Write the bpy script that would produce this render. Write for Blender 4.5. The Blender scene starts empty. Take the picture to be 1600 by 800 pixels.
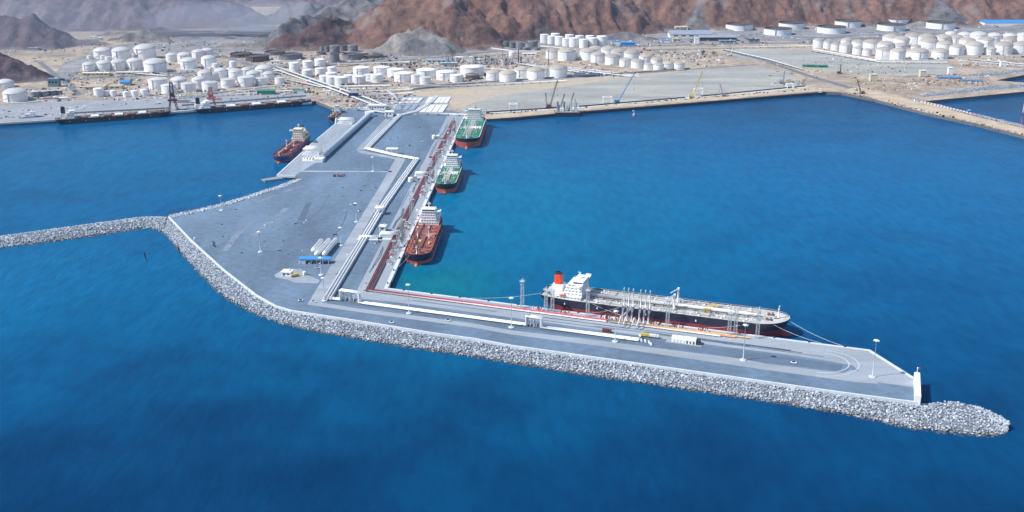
import bpy, math, random
import numpy as np
from mathutils import Vector
R_ = random.Random(7)
SC = bpy.context.scene
COL = SC.collection
# ------------------------------------------------------------------ camera
CAM_H, FOC, HORIZON = 345.0, 1660.0, -150.0          # metres, pixels of a 1600 px wide frame, horizon row
PITCH = math.atan2(400 - HORIZON, FOC)
cam = bpy.data.cameras.new('camera'); cam_o = bpy.data.objects.new('camera', cam); COL.objects.link(cam_o)
cam.sensor_width = 36; cam.lens = 36 * FOC / 1600; cam.clip_start = 1; cam.clip_end = 40000
cam_o.location = (0, 0, CAM_H); cam_o.rotation_euler = (math.pi / 2 - PITCH, 0, 0)
SC.camera = cam_o
# ------------------------------------------------------------------ sky, sun, exposure
SUN_EL = math.radians(48); SUN_AZ = math.atan2(-0.965, -0.262)      # azimuth measured from +Y towards +X
w = bpy.data.worlds.new('World'); SC.world = w; w.use_nodes = True
nt = w.node_tree; bg = nt.nodes['Background']
sky = nt.nodes.new('ShaderNodeTexSky'); sky.sky_type = 'NISHITA'; sky.sun_disc = False
sky.sun_elevation = SUN_EL; sky.sun_rotation = SUN_AZ; sky.altitude = 300; sky.air_density = 1.2; sky.dust_density = 0.8; sky.ozone_density = 2.0
nt.links.new(sky.outputs[0], bg.inputs[0]); bg.inputs[1].default_value = 0.13
sl = bpy.data.lights.new('sun', 'SUN'); sl.energy = 4.2; sl.angle = math.radians(0.5); sl.color = (1.0, 0.98, 0.95)
so = bpy.data.objects.new('sun', sl); COL.objects.link(so)
sd = Vector((math.sin(SUN_AZ) * math.cos(SUN_EL), math.cos(SUN_AZ) * math.cos(SUN_EL), math.sin(SUN_EL)))
so.rotation_euler = sd.to_track_quat('Z', 'Y').to_euler(); so.location = (0, 0, 900)
SC.view_settings.view_transform = 'Standard'; SC.view_settings.look = 'None'
SC.view_settings.exposure = 0.35; SC.view_settings.gamma = 1.0
SC.cycles.max_bounces = 5; SC.cycles.volume_bounces = 0; SC.cycles.transparent_max_bounces = 4

# ------------------------------------------------------------------ survey helpers: a surveyed photo point -> ground metres
CP, SP = math.cos(PITCH), math.sin(PITCH)
def g(x, y, z=5.0):
    u, v = x - 800, y - 400
    d = (u, FOC * CP - v * SP, -FOC * SP - v * CP)
    t = (CAM_H - z) / -d[2]
    return (d[0] * t, d[1] * t)
def gz(x, y, z=5.0): a = g(x, y, z); return (a[0], a[1], z)
def at_depth(x, y, D):
    u, v = x - 800, y - 400
    d = (u, FOC * CP - v * SP, -FOC * SP - v * CP); t = D / d[1]
    return (d[0] * t, D, CAM_H + d[2] * t)
def ppm(x, y, z=5.0):                         # metres per photo pixel at that ground spot
    a = g(x, y, z); return (a[1] * CP + (CAM_H - z) * SP) / FOC

# ------------------------------------------------------------------ materials
MATS = {}
def mat(name, col, rough=.75, metal=0, var=.14, scale=.08, bump=0, bscale=None, col2=None, stretch=None, rnd=0.0, fine=0.0):
    if name in MATS: return MATS[name]
    m = bpy.data.materials.new(name); m.use_nodes = True; MATS[name] = m
    n = m.node_tree.nodes; l = m.node_tree.links; b = n['Principled BSDF']
    b.inputs['Roughness'].default_value = rough; b.inputs['Metallic'].default_value = metal
    geo = n.new('ShaderNodeNewGeometry'); src = geo.outputs['Position']
    if stretch:
        mp = n.new('ShaderNodeMapping'); mp.inputs['Rotation'].default_value = (0, 0, stretch[0]); mp.inputs['Scale'].default_value = stretch[1]
        l.new(src, mp.inputs[0]); src = mp.outputs[0]
    nz = n.new('ShaderNodeTexNoise'); nz.inputs['Scale'].default_value = scale; nz.inputs['Detail'].default_value = 6; nz.inputs['Roughness'].default_value = .62
    l.new(src, nz.inputs['Vector'])
    rp = n.new('ShaderNodeValToRGB'); rp.color_ramp.elements[0].position = .32; rp.color_ramp.elements[1].position = .68
    c2 = col2 or tuple(min(1, c * (1 + var)) for c in col); c1 = tuple(c * (1 - var) for c in col) if not col2 else col
    rp.color_ramp.elements[0].color = (*c1, 1); rp.color_ramp.elements[1].color = (*c2, 1)
    l.new(nz.outputs['Fac'], rp.inputs[0]); out = rp.outputs[0]
    if rnd:
        oi = n.new('ShaderNodeObjectInfo'); mr = n.new('ShaderNodeMapRange'); mr.inputs[3].default_value = 1 - rnd; mr.inputs[4].default_value = 1 + rnd * .4
        l.new(oi.outputs['Random'], mr.inputs[0]); mx = n.new('ShaderNodeVectorMath'); mx.operation = 'SCALE'
        l.new(out, mx.inputs[0]); l.new(mr.outputs[0], mx.inputs['Scale']); out = mx.outputs[0]
    if fine:
        n2 = n.new('ShaderNodeTexNoise'); n2.inputs['Scale'].default_value = scale * 9; n2.inputs['Detail'].default_value = 4; l.new(geo.outputs['Position'], n2.inputs['Vector'])
        mr = n.new('ShaderNodeMapRange'); mr.inputs[1].default_value = .3; mr.inputs[2].default_value = .7; mr.inputs[3].default_value = 1 - fine; mr.inputs[4].default_value = 1 + fine
        l.new(n2.outputs['Fac'], mr.inputs[0]); mx = n.new('ShaderNodeVectorMath'); mx.operation = 'SCALE'
        l.new(out, mx.inputs[0]); l.new(mr.outputs[0], mx.inputs['Scale']); out = mx.outputs[0]
    l.new(out, b.inputs['Base Color'])
    if bump:
        nb = n.new('ShaderNodeTexNoise'); nb.inputs['Scale'].default_value = bscale or scale * 6; nb.inputs['Detail'].default_value = 5
        l.new(geo.outputs['Position'], nb.inputs['Vector'])
        bp = n.new('ShaderNodeBump'); bp.inputs['Strength'].default_value = 1; bp.inputs['Distance'].default_value = bump
        l.new(nb.outputs['Fac'], bp.inputs['Height']); l.new(bp.outputs[0], b.inputs['Normal'])
    return m
def sr(r, gg, b):                                # sRGB byte -> linear
    return tuple(((c / 255 + .055) / 1.055) ** 2.4 if c > 10 else c / 255 / 12.92 for c in (r, gg, b))
WHITE = mat('white_paint', (.80, .80, .79), .5, var=.05, scale=.3)
OFFWH = mat('weathered_white', (.70, .69, .66), .6, var=.10, scale=.2)
TANKW = mat('tank_white', (.78, .775, .785), .55, var=.06, scale=.12, rnd=.12)
TANKD = mat('tank_dome_cream', (.385, .335, .28), .8, var=.10, scale=.1, rnd=.16)
TANKDW = mat('tank_dome_white', (.50, .49, .475), .6, var=.08, scale=.1, rnd=.10)
TANKG = mat('tank_grey', (.17, .18, .20), .6, var=.15, scale=.1, rnd=.2)
TANKBR = mat('tank_brown', (.13, .085, .07), .7, var=.2, scale=.08, rnd=.2)
TANKGR = mat('tank_roof_dark', (.09, .075, .07), .8, var=.2, scale=.08)
STEEL = mat('grey_steel', (.30, .31, .33), .5, .2, var=.15, scale=.5)
LATT = mat('galvanised', (.46, .48, .50), .5, .1, var=.1, scale=.5)
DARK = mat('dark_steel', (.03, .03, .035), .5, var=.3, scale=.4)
RUST = mat('rust_red', (.20, .045, .03), .7, var=.35, scale=.5)
REDP = mat('red_pipe', (.52, .07, .08), .6, var=.25, scale=.4)
MAROON = mat('maroon_pipe', (.24, .07, .09), .6, var=.3, scale=.4)
ORANGE = mat('orange_pipe', (.62, .24, .05), .6, var=.25, scale=.2, col2=(.62, .42, .18))
YELL = mat('yellow_paint', (.65, .45, .06), .5, var=.15, scale=.6)
BLUER = mat('blue_roof', (.045, .25, .60), .5, var=.1, scale=.3)
GREENR = mat('green_roof', (.04, .20, .13), .6, var=.2, scale=.3)
GLASS = mat('dark_glass', (.015, .02, .03), .12, var=.2, scale=.5)
CONC = mat('concrete', (.285, .315, .350), .9, var=.16, scale=.06, fine=.07, bump=.05, stretch=(1.25, (1, .15, 1)))
CONCE = mat('concrete_east', (.285, .315, .350), .9, var=.16, scale=.06, fine=.07, bump=.05, stretch=(.34, (.15, 1, 1)))
KERB = mat('pale_coping', (.56, .60, .63), .85, var=.12, scale=.3, fine=.1)
ASPH = mat('mole_asphalt', (.112, .166, .230), .92, var=.24, scale=.018, fine=.13, bump=.06, stretch=(1.1, (1, .35, 1)))
ASPHD = mat('dark_asphalt', (.098, .142, .195), .92, var=.16, scale=.03, fine=.07)
SANDR = mat('pale_sand_track', (.46, .36, .25), .95, var=.2, scale=.04, fine=.15)
LAND = mat('desert_ground', (.225, .185, .150), .95, scale=.012, col2=(.45, .36, .265), fine=.28, bump=.3, bscale=.15)
RECL = mat('reclaimed_ground', (.235, .24, .225), .95, scale=.014, col2=(.40, .385, .33), fine=.10, stretch=(.1, (.35, 1.4, 1)))
RECLB = mat('reclaimed_sand', (.46, .36, .25), .95, scale=.012, col2=(.38, .34, .27), fine=.10, stretch=(.1, (.5, 1.4, 1)))
YARD = mat('yard_paving', (.225, .24, .265), .92, scale=.03, col2=(.31, .32, .335), fine=.12)
ROADM = mat('far_asphalt', (.155, .16, .175), .9, var=.15, scale=.04, fine=.08)

# ------------------------------------------------------------------ mesh builder
class MB:
    def __init__(s): s.v = []; s.f = []; s.m = []; s.sm = []
    def add(s, vs, fs, mi=0, smooth=False):
        o = len(s.v); s.v += [tuple(q) for q in vs]
        for f in fs: s.f.append(tuple(i + o for i in f)); s.m.append(mi); s.sm.append(smooth)
        return s
    def box(s, c, d, rz=0, mi=0, top=1.0):
        x, y, z = d[0] / 2, d[1] / 2, d[2] / 2; ca, sa = math.cos(rz), math.sin(rz); vs = []
        for (a, b, e) in ((-x, -y, -z), (x, -y, -z), (x, y, -z), (-x, y, -z), (-x, -y, z), (x, -y, z), (x, y, z), (-x, y, z)):
            if e > 0: a *= top; b *= top
            vs.append((c[0] + a * ca - b * sa, c[1] + a * sa + b * ca, c[2] + e))
        return s.add(vs, ((0, 3, 2, 1), (4, 5, 6, 7), (0, 1, 5, 4), (1, 2, 6, 5), (2, 3, 7, 6), (3, 0, 4, 7)), mi)
    def tube(s, pts, r, n=6, mi=0, r2=None, caps=True, smooth=True):
        P = [Vector(q) for q in pts]; N = len(P); base = len(s.v); vs = []
        for i, q in enumerate(P):
            if i == 0: t = P[1] - P[0]
            elif i == N - 1: t = P[-1] - P[-2]
            else: t = (P[i + 1] - q).normalized() + (q - P[i - 1]).normalized()
            t.normalize()
            up = Vector((0, 0, 1)) if abs(t.z) < .95 else Vector((1, 0, 0))
            a = t.cross(up).normalized(); b = a.cross(t)
            k = 1.0
            if 0 < i < N - 1:
                c = (P[i + 1] - q).normalized().dot(t); k = 1 / max(c, .5)
            rr = r if r2 is None else r + (r2 - r) * i / (N - 1)
            for j in range(n):
                an = 2 * math.pi * (j + .5) / n
                vs.append(q + (a * math.cos(an) * (k if abs(t.z) < .95 else 1) + b * math.sin(an)) * rr)
        fs = []
        for i in range(N - 1):
            for j in range(n):
                fs.append((i * n + j, i * n + (j + 1) % n, (i + 1) * n + (j + 1) % n, (i + 1) * n + j))
        s.add(vs, fs, mi, smooth and n > 5)
        if caps:
            o = base; s.f.append(tuple(o + j for j in range(n))); s.m.append(mi); s.sm.append(False)
            s.f.append(tuple(o + (N - 1) * n + j for j in reversed(range(n)))); s.m.append(mi); s.sm.append(False)
        return s
    def lathe(s, prof, n=24, c=(0, 0, 0), mi=0, smooth=True, close=True):
        vs = []; fs = []
        for (r, z) in prof:
            for j in range(n):
                a = 2 * math.pi * j / n; vs.append((c[0] + r * math.cos(a), c[1] + r * math.sin(a), c[2] + z))
        for i in range(len(prof) - 1):
            for j in range(n): fs.append((i * n + j, i * n + (j + 1) % n, (i + 1) * n + (j + 1) % n, (i + 1) * n + j))
        s.add(vs, fs, mi, smooth)
        if close:
            o = len(s.v) - n; s.f.append(tuple(o + j for j in range(n))); s.m.append(mi); s.sm.append(False)
        return s
    def prism(s, poly, z0, z1, mi=0, side=None, bottom=False):
        n = len(poly); a = sum(poly[i][0] * poly[(i + 1) % n][1] - poly[(i + 1) % n][0] * poly[i][1] for i in range(n))
        if a < 0: poly = poly[::-1]
        o = len(s.v); s.v += [(q[0], q[1], z0) for q in poly] + [(q[0], q[1], z1) for q in poly]
        s.f.append(tuple(o + n + i for i in range(n))); s.m.append(mi); s.sm.append(False)
        for i in range(n):
            j = (i + 1) % n
            s.f.append((o + i, o + j, o + n + j, o + n + i)); s.m.append(mi if side is None else side); s.sm.append(False)
        return s
    def lattice(s, p0, p1, w0, w1, n, r, mi=0):
        a, b = Vector(p0), Vector(p1); t = (b - a).normalized()
        up = Vector((0, 0, 1)) if abs(t.z) < .9 else Vector((1, 0, 0))
        e = t.cross(up).normalized(); h = e.cross(t)
        def q(k, i):
            wv = w0 + (w1 - w0) * k / n; c = a + (b - a) * (k / n); sx, sy = ((-1, -1), (1, -1), (1, 1), (-1, 1))[i % 4]
            return c + e * sx * wv / 2 + h * sy * wv / 2
        for i in range(4): s.tube([q(0, i), q(n, i)], r, 4, mi, caps=False)
        for k in range(n):
            for i in range(4):
                s.tube([q(k, i), q(k + 1, i + 1)] if (k + i) % 2 else [q(k, i + 1), q(k + 1, i)], r * .6, 4, mi, caps=False)
                if k: s.tube([q(k, i), q(k, i + 1)], r * .5, 4, mi, caps=False)
        return s
    def mesh(s, name, mats):
        me = bpy.data.meshes.new(name); me.from_pydata(s.v, [], s.f)
        if not isinstance(mats, (list, tuple)): mats = [mats]
        for m in mats: me.materials.append(m)
        me.polygons.foreach_set('material_index', s.m); me.polygons.foreach_set('use_smooth', s.sm); me.update()
        return me
    def build(s, name, mats, parent=None, loc=None):
        return link(name, s.mesh(name, mats), parent, loc)
def link(name, me, parent=None, loc=None, rz=0, scale=None):
    o = bpy.data.objects.new(name, me); COL.objects.link(o); o.parent = parent
    if loc: o.location = loc
    if rz: o.rotation_euler = (0, 0, rz)
    if scale: o.scale = scale
    return o
def tag(o, label, cat=None, group=None, kind=None):
    if label: o['label'] = label
    if cat: o['category'] = cat
    if group: o['group'] = group
    if kind: o['kind'] = kind
    return o
def thing(name, label, cat, loc=(0, 0, 0), rz=0, group=None):
    o = bpy.data.objects.new(name, None); COL.objects.link(o); o.location = loc; o.rotation_euler = (0, 0, rz); o.empty_display_size = 2
    return tag(o, label, cat, group)
def struct(o): o['kind'] = 'structure'; return o
ORD = ['first', 'second', 'third', 'fourth', 'fifth', 'sixth', 'seventh', 'eighth', 'ninth', 'tenth', 'eleventh', 'twelfth', 'thirteenth', 'fourteenth', 'fifteenth', 'sixteenth', 'seventeenth', 'eighteenth', 'nineteenth', 'twentieth', 'twenty-first', 'twenty-second']
CACHE = {}
def cached(key, fn):
    if key not in CACHE: CACHE[key] = fn()
    return CACHE[key]
def sheet(name, pix, m, z, world=False):
    b = MB(); poly = pix if world else [g(*q) for q in pix]; b.prism(poly, z - .3, z)
    return struct(b.build(name, m))
def ribbon(name, pts, width, z, m, world=False):
    P = [Vector((*(q if world else g(*q)), 0)) for q in pts]; L_, Rr = [], []
    for i, q in enumerate(P):
        t = (P[min(i + 1, len(P) - 1)] - P[max(i - 1, 0)]).normalized(); nn = Vector((-t.y, t.x, 0)) * width / 2
        L_.append((q + nn)); Rr.append((q - nn))
    b = MB(); n = len(P)
    vs = [(p.x, p.y, z) for p in L_] + [(p.x, p.y, z) for p in Rr]
    b.add(vs, [(n + i, n + i + 1, i + 1, i) for i in range(n - 1)])
    return struct(b.build(name, m))
def wall_along(b, pts, wd, z0, z1, mi=0):
    P = [Vector((*q[:2], 0)) for q in pts]; n = len(P); L_, Rr = [], []
    for i, q in enumerate(P):
        t0 = (P[i] - P[max(i - 1, 0)]); t1 = (P[min(i + 1, n - 1)] - P[i])
        t = ((t0.normalized() if t0.length else t0) + (t1.normalized() if t1.length else t1)).normalized()
        k = 1.0
        if t0.length and t1.length: k = 1 / max(.4, t.dot(t1.normalized()))
        nn = Vector((-t.y, t.x, 0)) * wd / 2 * k; L_.append(q + nn); Rr.append(q - nn)
    vs = [(p.x, p.y, z0) for p in L_] + [(p.x, p.y, z0) for p in Rr] + [(p.x, p.y, z1) for p in L_] + [(p.x, p.y, z1) for p in Rr]
    fs = []
    for i in range(n - 1):
        fs += [(2 * n + i + 1, 2 * n + i, 3 * n + i, 3 * n + i + 1), (i, i + 1, 2 * n + i + 1, 2 * n + i)[::-1], (n + i, n + i + 1, 3 * n + i + 1, 3 * n + i)]
    fs += [(0, 2 * n, 3 * n, n)[::-1], (n - 1, 2 * n - 1, 4 * n - 1, 3 * n - 1)[::-1]]
    b.add(vs, fs, mi); return b

# ================================================================== THE SETTING
# ------------------------------------------------------------------ sea
def sea_material():
    m = bpy.data.materials.new('sea_water'); m.use_nodes = True; n = m.node_tree.nodes; l = m.node_tree.links; b = n['Principled BSDF']
    geo = n.new('ShaderNodeNewGeometry'); pos = geo.outputs['Position']
    def noise(scale, detail=3, st=(1, 1, 1), rot=0):
        mp = n.new('ShaderNodeMapping'); mp.inputs['Scale'].default_value = st; mp.inputs['Rotation'].default_value = (0, 0, rot); l.new(pos, mp.inputs[0])
        z = n.new('ShaderNodeTexNoise'); z.inputs['Scale'].default_value = scale; z.inputs['Detail'].default_value = detail; l.new(mp.outputs[0], z.inputs['Vector']); return z.outputs['Fac']
    def mix(f, a, c):
        x = n.new('ShaderNodeMix'); x.data_type = 'RGBA'; l.new(f, x.inputs[0])
        for k, q in ((6, a), (7, c)):
            if isinstance(q, tuple): x.inputs[k].default_value = (*q, 1)
            else: l.new(q, x.inputs[k])
        return x.outputs[2]
    def rng(f, a, c, lo=0, hi=1):
        x = n.new('ShaderNodeMapRange'); x.interpolation_type = 'SMOOTHSTEP'; l.new(f, x.inputs[0])
        for i, q in enumerate((a, c, lo, hi)): x.inputs[i + 1].default_value = q
        return x.outputs[0]
    def water_zone(cx, cy, r0, r1, sx=1, sy=1):        # blends another water colour in round a point
        mp = n.new('ShaderNodeVectorMath'); mp.operation = 'SUBTRACT'; l.new(pos, mp.inputs[0]); mp.inputs[1].default_value = (cx, cy, 0)
        ms = n.new('ShaderNodeVectorMath'); ms.operation = 'MULTIPLY'; l.new(mp.outputs[0], ms.inputs[0]); ms.inputs[1].default_value = (sx, sy, 1)
        ln = n.new('ShaderNodeVectorMath'); ln.operation = 'LENGTH'; l.new(ms.outputs[0], ln.inputs[0])
        nz = n.new('ShaderNodeMath'); nz.operation = 'MULTIPLY_ADD'; l.new(noise(.012, 4), nz.inputs[0]); nz.inputs[1].default_value = -r1 * .7; 
        l.new(ln.outputs['Value'], nz.inputs[2]); return rng(nz.outputs[0], r0, r1, 1, 0)
    c = mix(rng(noise(.0035, 5), .3, .7), DEEP0, DEEP1)
    c = mix(water_zone(380, 1330, -320, 700, .5, .9), c, BASIN)             # brighter blue water off the reclaimed land
    c = mix(water_zone(-30, 1180, -260, 300, .9, .6), c, SHOAL)             # along the tanker quay
    c = mix(water_zone(-70, 955, -60, 75), c, (.003, .165, .185))            # sandy corner of the quay
    c = mix(water_zone(-560, 1500, -200, 420), c, WESTB)                    # the western basin
    c = mix(water_zone(-470, 960, -100, 300), c, WESTB)
    c = mix(rng(noise(.11, 5, (1, .35, 1), .4), .30, .66, .20, 0), c, (0, .012, .045))      # shade of wind ripples put into the colour as darker flecks
    l.new(c, b.inputs['Base Color'])
    b.inputs['Roughness'].default_value = .22; b.inputs['IOR'].default_value = 1.33; b.inputs['Specular IOR Level'].default_value = .02
    h1 = noise(.22, 4, (1, .4, 1), .45); h2 = noise(.045, 3, (1, .5, 1), .35); patch = rng(noise(.006, 4, (1, .35, 1), .25), .35, .7, .35, 1)
    ad = n.new('ShaderNodeMath'); ad.operation = 'ADD'; l.new(h1, ad.inputs[0]); 
    m2 = n.new('ShaderNodeMath'); m2.operation = 'MULTIPLY'; l.new(h2, m2.inputs[0]); m2.inputs[1].default_value = 1.6; l.new(m2.outputs[0], ad.inputs[1])
    m3 = n.new('ShaderNodeMath'); m3.operation = 'MULTIPLY'; l.new(ad.outputs[0], m3.inputs[0]); l.new(patch, m3.inputs[1])
    bp = n.new('ShaderNodeBump'); bp.inputs['Distance'].default_value = .8; bp.inputs['Strength'].default_value = 1; l.new(m3.outputs[0], bp.inputs['Height']); l.new(bp.outputs[0], b.inputs['Normal'])
    return m
DEEP0, DEEP1, SHOAL, BASIN, WESTB = (.001, .025, .080), (.001, .032, .096), (.001, .150, .265), (.001, .112, .270), (.001, .108, .240)
b = MB(); S = 9000
b.add([(-S, -2500, 0), (S, -2500, 0), (S, 9000, 0), (-S, 9000, 0)], [(0, 1, 2, 3)])
struct(b.build('sea', sea_material()))

# ------------------------------------------------------------------ mainland and mole
coast = [(-400, 208), (0, 192), (85, 187), (487, 160), (492, 157), (526, 171), (640, 174), (735, 179), (760, 186), (800, 183.5), (870, 177), (900, 174.5), (1082, 160), (1200, 150), (1285, 143), (1315, 144.5),
         (1362, 154), (1447, 176), (1530, 194), (1600, 212), (1760, 252), (1760, 238), (1600, 197), (1516, 177), (1442, 158.5), (1456, 157), (1600, 143), (1800, 128), (1800, 116), (1600, 129), (1556, 125.5), (1600, 117), (1800, 98)]
land_poly = [g(*q) for q in coast] + [(5500, 2600), (6500, 8800), (-6500, 8800), (-5500, 1750)]
CW = mat('quay_face', (.13, .12, .11), .9, var=.25, scale=.2)
b = MB(); b.prism(land_poly, -3, 5, 0, 1); struct(b.build('mainland', [LAND, CW]))
par = [(264, 340), (300, 378), (350, 423.5), (400, 462.5), (430, 479.5), (455, 487), (480, 491), (577, 506), (675, 522), (740, 531), (800, 542), (969, 566), (1166, 594), (1200, 599), (1320, 616), (1434, 631)]
QA, QB, QD = g(603, 451), g(728, 178), g(1358, 548)
west_edge = [(640, 160), (526, 171), (524, 194), (489, 223), (433, 273.5), (462, 274.5), (471, 279.5), (443, 291), (400, 305), (372, 314), (340, 323), (300, 332), (264, 338)]
mole = [g(*q) for q in par] + [g(1431, 593), QD, QA, QB] + [g(*q) for q in west_edge]
b = MB(); b.prism(mole, -3, 5.06, 0, 1); struct(b.build('mole', [ASPH, CW]))

dN = (Vector(QB) - Vector(QA)).normalized(); nN = Vector((dN.y, -dN.x))     # along / off the north quay
dE = (Vector(QD) - Vector(QA)).normalized(); nE = Vector((-dE.y, dE.x))     # along / off the east quay
def N(s, o): q = Vector(QA) + dN * s + nN * o; return (q.x, q.y)
def Eq(s, o): q = Vector(QA) + dE * s + nE * o; return (q.x, q.y)
AN, AE = math.atan2(dN.y, dN.x), math.atan2(dE.y, dE.x)
QL_N = (Vector(QB) - Vector(QA)).length; QL_E = (Vector(QD) - Vector(QA)).length
# paving of the mole: pale aprons and service roads on the asphalt
sheet('apron_north', [N(-28, -26), N(-2, -1), N(QL_N - 6, -1), N(QL_N - 6, -30)], CONC, 5.10, True)
sheet('apron_east', [g(548, 462), g(575, 455), Eq(0, -1), Eq(QL_E, -1), g(1430, 594), g(1432, 606), g(1335, 592), g(1345, 582), g(1332, 571), g(1300, 565), g(1250, 557), g(1025, 528), g(800, 496.5), g(640, 475), g(560, 466)], CONCE, 5.14, True)
sheet('service_road', [(480, 476), (577, 490), (740, 512), (800, 523), (969, 545), (1200, 578.5), (1335, 597), (1372, 600), (1362, 583), (1330, 578), (1318, 583), (1200, 569), (1151, 560), (957, 535), (800, 516.5), (740, 506), (642, 492.5), (558, 482), (503, 473), (603, 300), (588, 300)], CONCE, 5.18)
sheet('service_road', [(588, 301), (603, 301), (634, 249), (619, 246.5)], CONC, 5.22)
sheet('service_road', [(557, 234), (620, 246), (633, 248), (629, 251), (562, 239)], CONC, 5.26)
sheet('service_road', [(557, 234), (568, 235), (612, 187), (602, 186)], CONC, 5.30)
sheet('service_road', [(455, 266.5), (612, 267.5), (612, 269.2), (460, 269)], CONC, 5.22)
sheet('service_road', [(607, 186), (620, 186), (640, 179), (700, 180), (700, 177), (636, 176)], CONC, 5.34)
sheet('hut_pad', [(428, 430), (440, 423), (470, 420), (480, 430), (500, 438), (497, 443), (460, 442), (450, 437), (432, 434)], CONC, 5.22)
sheet('jetty_apron', [(436, 273), (462, 273.6), (500, 250), (560, 195), (553, 189), (526, 192), (490, 223)], CONC, 5.12)
sheet('dark_median', [(1020, 531), (1245, 560), (1316, 571), (1312, 580), (1200, 566), (1040, 541)], ASPHD, 5.22)
sheet('dark_median', [(523, 468), (640, 478), (800, 500), (1000, 529), (985, 536), (800, 512), (640, 489), (560, 478), (512, 471)], ASPHD, 5.24)
sheet('pipe_strip', [(508, 470), (526, 470), (612, 300), (655, 250), (640, 246), (603, 300)], ASPHD, 5.12)
# gravel windrows, bitumen patches and wheel tracks on the yard
TRK = [mat('dusty_track', (.155, .20, .255), .95, var=.3, scale=.05, fine=.2), mat('bitumen_patch', (.075, .112, .155), .9, var=.3, scale=.05, fine=.2)]
rt = random.Random(21)
for k in range(16):
    x0 = rt.uniform(300, 520); y0 = rt.uniform(300, 440) if x0 > 380 else rt.uniform(345, 400); L_ = rt.uniform(60, 190); a0 = AN + rt.choice((0, 0, 0, -.5, .35)) + rt.uniform(-.06, .06); p = g(x0, y0)
    pts = [(p[0] + math.cos(a0) * u + 5 * math.sin(u / 40 + k), p[1] + math.sin(a0) * u) for u in np.linspace(-L_ / 2, L_ / 2, 9)]
    if all(g(300, 410)[1] < q[1] < g(500, 285)[1] and q[0] < N(q[1] - QA[1], -75)[0] and q[0] > -330 + max(0, 1050 - q[1]) * .9 for q in pts): ribbon('wheel_track', pts, rt.choice((.8, 1.2, 5, 7)), 5.075 + .004 * k, TRK[k % 2], True)
for k in range(10):
    s0 = rt.uniform(10, 700); ribbon('wheel_track', [N(s0 + u, rt.uniform(-24, -20) if k % 2 else -22 - k * .5) for u in (0, 25, 50, 80)], rt.choice((.7, 1.0, 2.2)), 5.36 + .004 * k, TRK[k % 2], True)
    s0 = rt.uniform(20, 330); ribbon('wheel_track', [Eq(s0 + u, -19 - k * .8) for u in (0, 25, 50, 80)], rt.choice((.6, .9, 2.0)), 5.41 + .004 * k, TRK[k % 2], True)
# loop lines on the turning circle
for r, wd in ((20, .7), (26, .6)):
    c0 = Eq(QL_E - 38, -38); pts = [(c0[0] + r * 1.25 * math.cos(AE + t) , c0[1] + r * math.sin(AE + t)) for t in [(-1.45 + 2.9 * k / 14) for k in range(15)]]
    ribbon('turning_line', pts, wd, 5.27, KERB, True)

# ------------------------------------------------------------------ mountains
def hash2(ix, iy, seed):
    h = (ix.astype(np.int64) * 374761393 + iy.astype(np.int64) * 668265263 + seed * 1442695041) & 0xffffffff
    h = ((h ^ (h >> 13)) * 1274126177) & 0xffffffff
    return ((h ^ (h >> 16)) & 0xffff) / 65535.0
def vnoise(x, y, seed=0):
    ix, iy = np.floor(x), np.floor(y); fx, fy = x - ix, y - iy; u, v = fx * fx * fx * (fx * (fx * 6 - 15) + 10), fy * fy * fy * (fy * (fy * 6 - 15) + 10)
    a, b_, c, d = hash2(ix, iy, seed), hash2(ix + 1, iy, seed), hash2(ix, iy + 1, seed), hash2(ix + 1, iy + 1, seed)
    return (a * (1 - u) + b_ * u) * (1 - v) + (c * (1 - u) + d * u) * v
def fbm(x, y, oct=5, seed=0, ridged=False, gain=.5):
    s = np.zeros_like(x); amp = 1; tot = 0
    for k in range(oct):
        q = vnoise(x, y, seed + k * 17)
        if ridged: q = 1 - np.abs(2 * q - 1); q = q * q
        s += amp * q; tot += amp; amp *= gain; x, y = x * 2.03 + 13.1, y * 2.03 - 7.7
    return s / tot
PURP, REDB, DBRN, GREY, PALE, HAZEP = (.100, .072, .082), (.178, .106, .082), (.110, .072, .066), (.165, .158, .160), (.27, .25, .23), (.150, .118, .135)  # the last one has distance haze mixed into its rock colour
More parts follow.
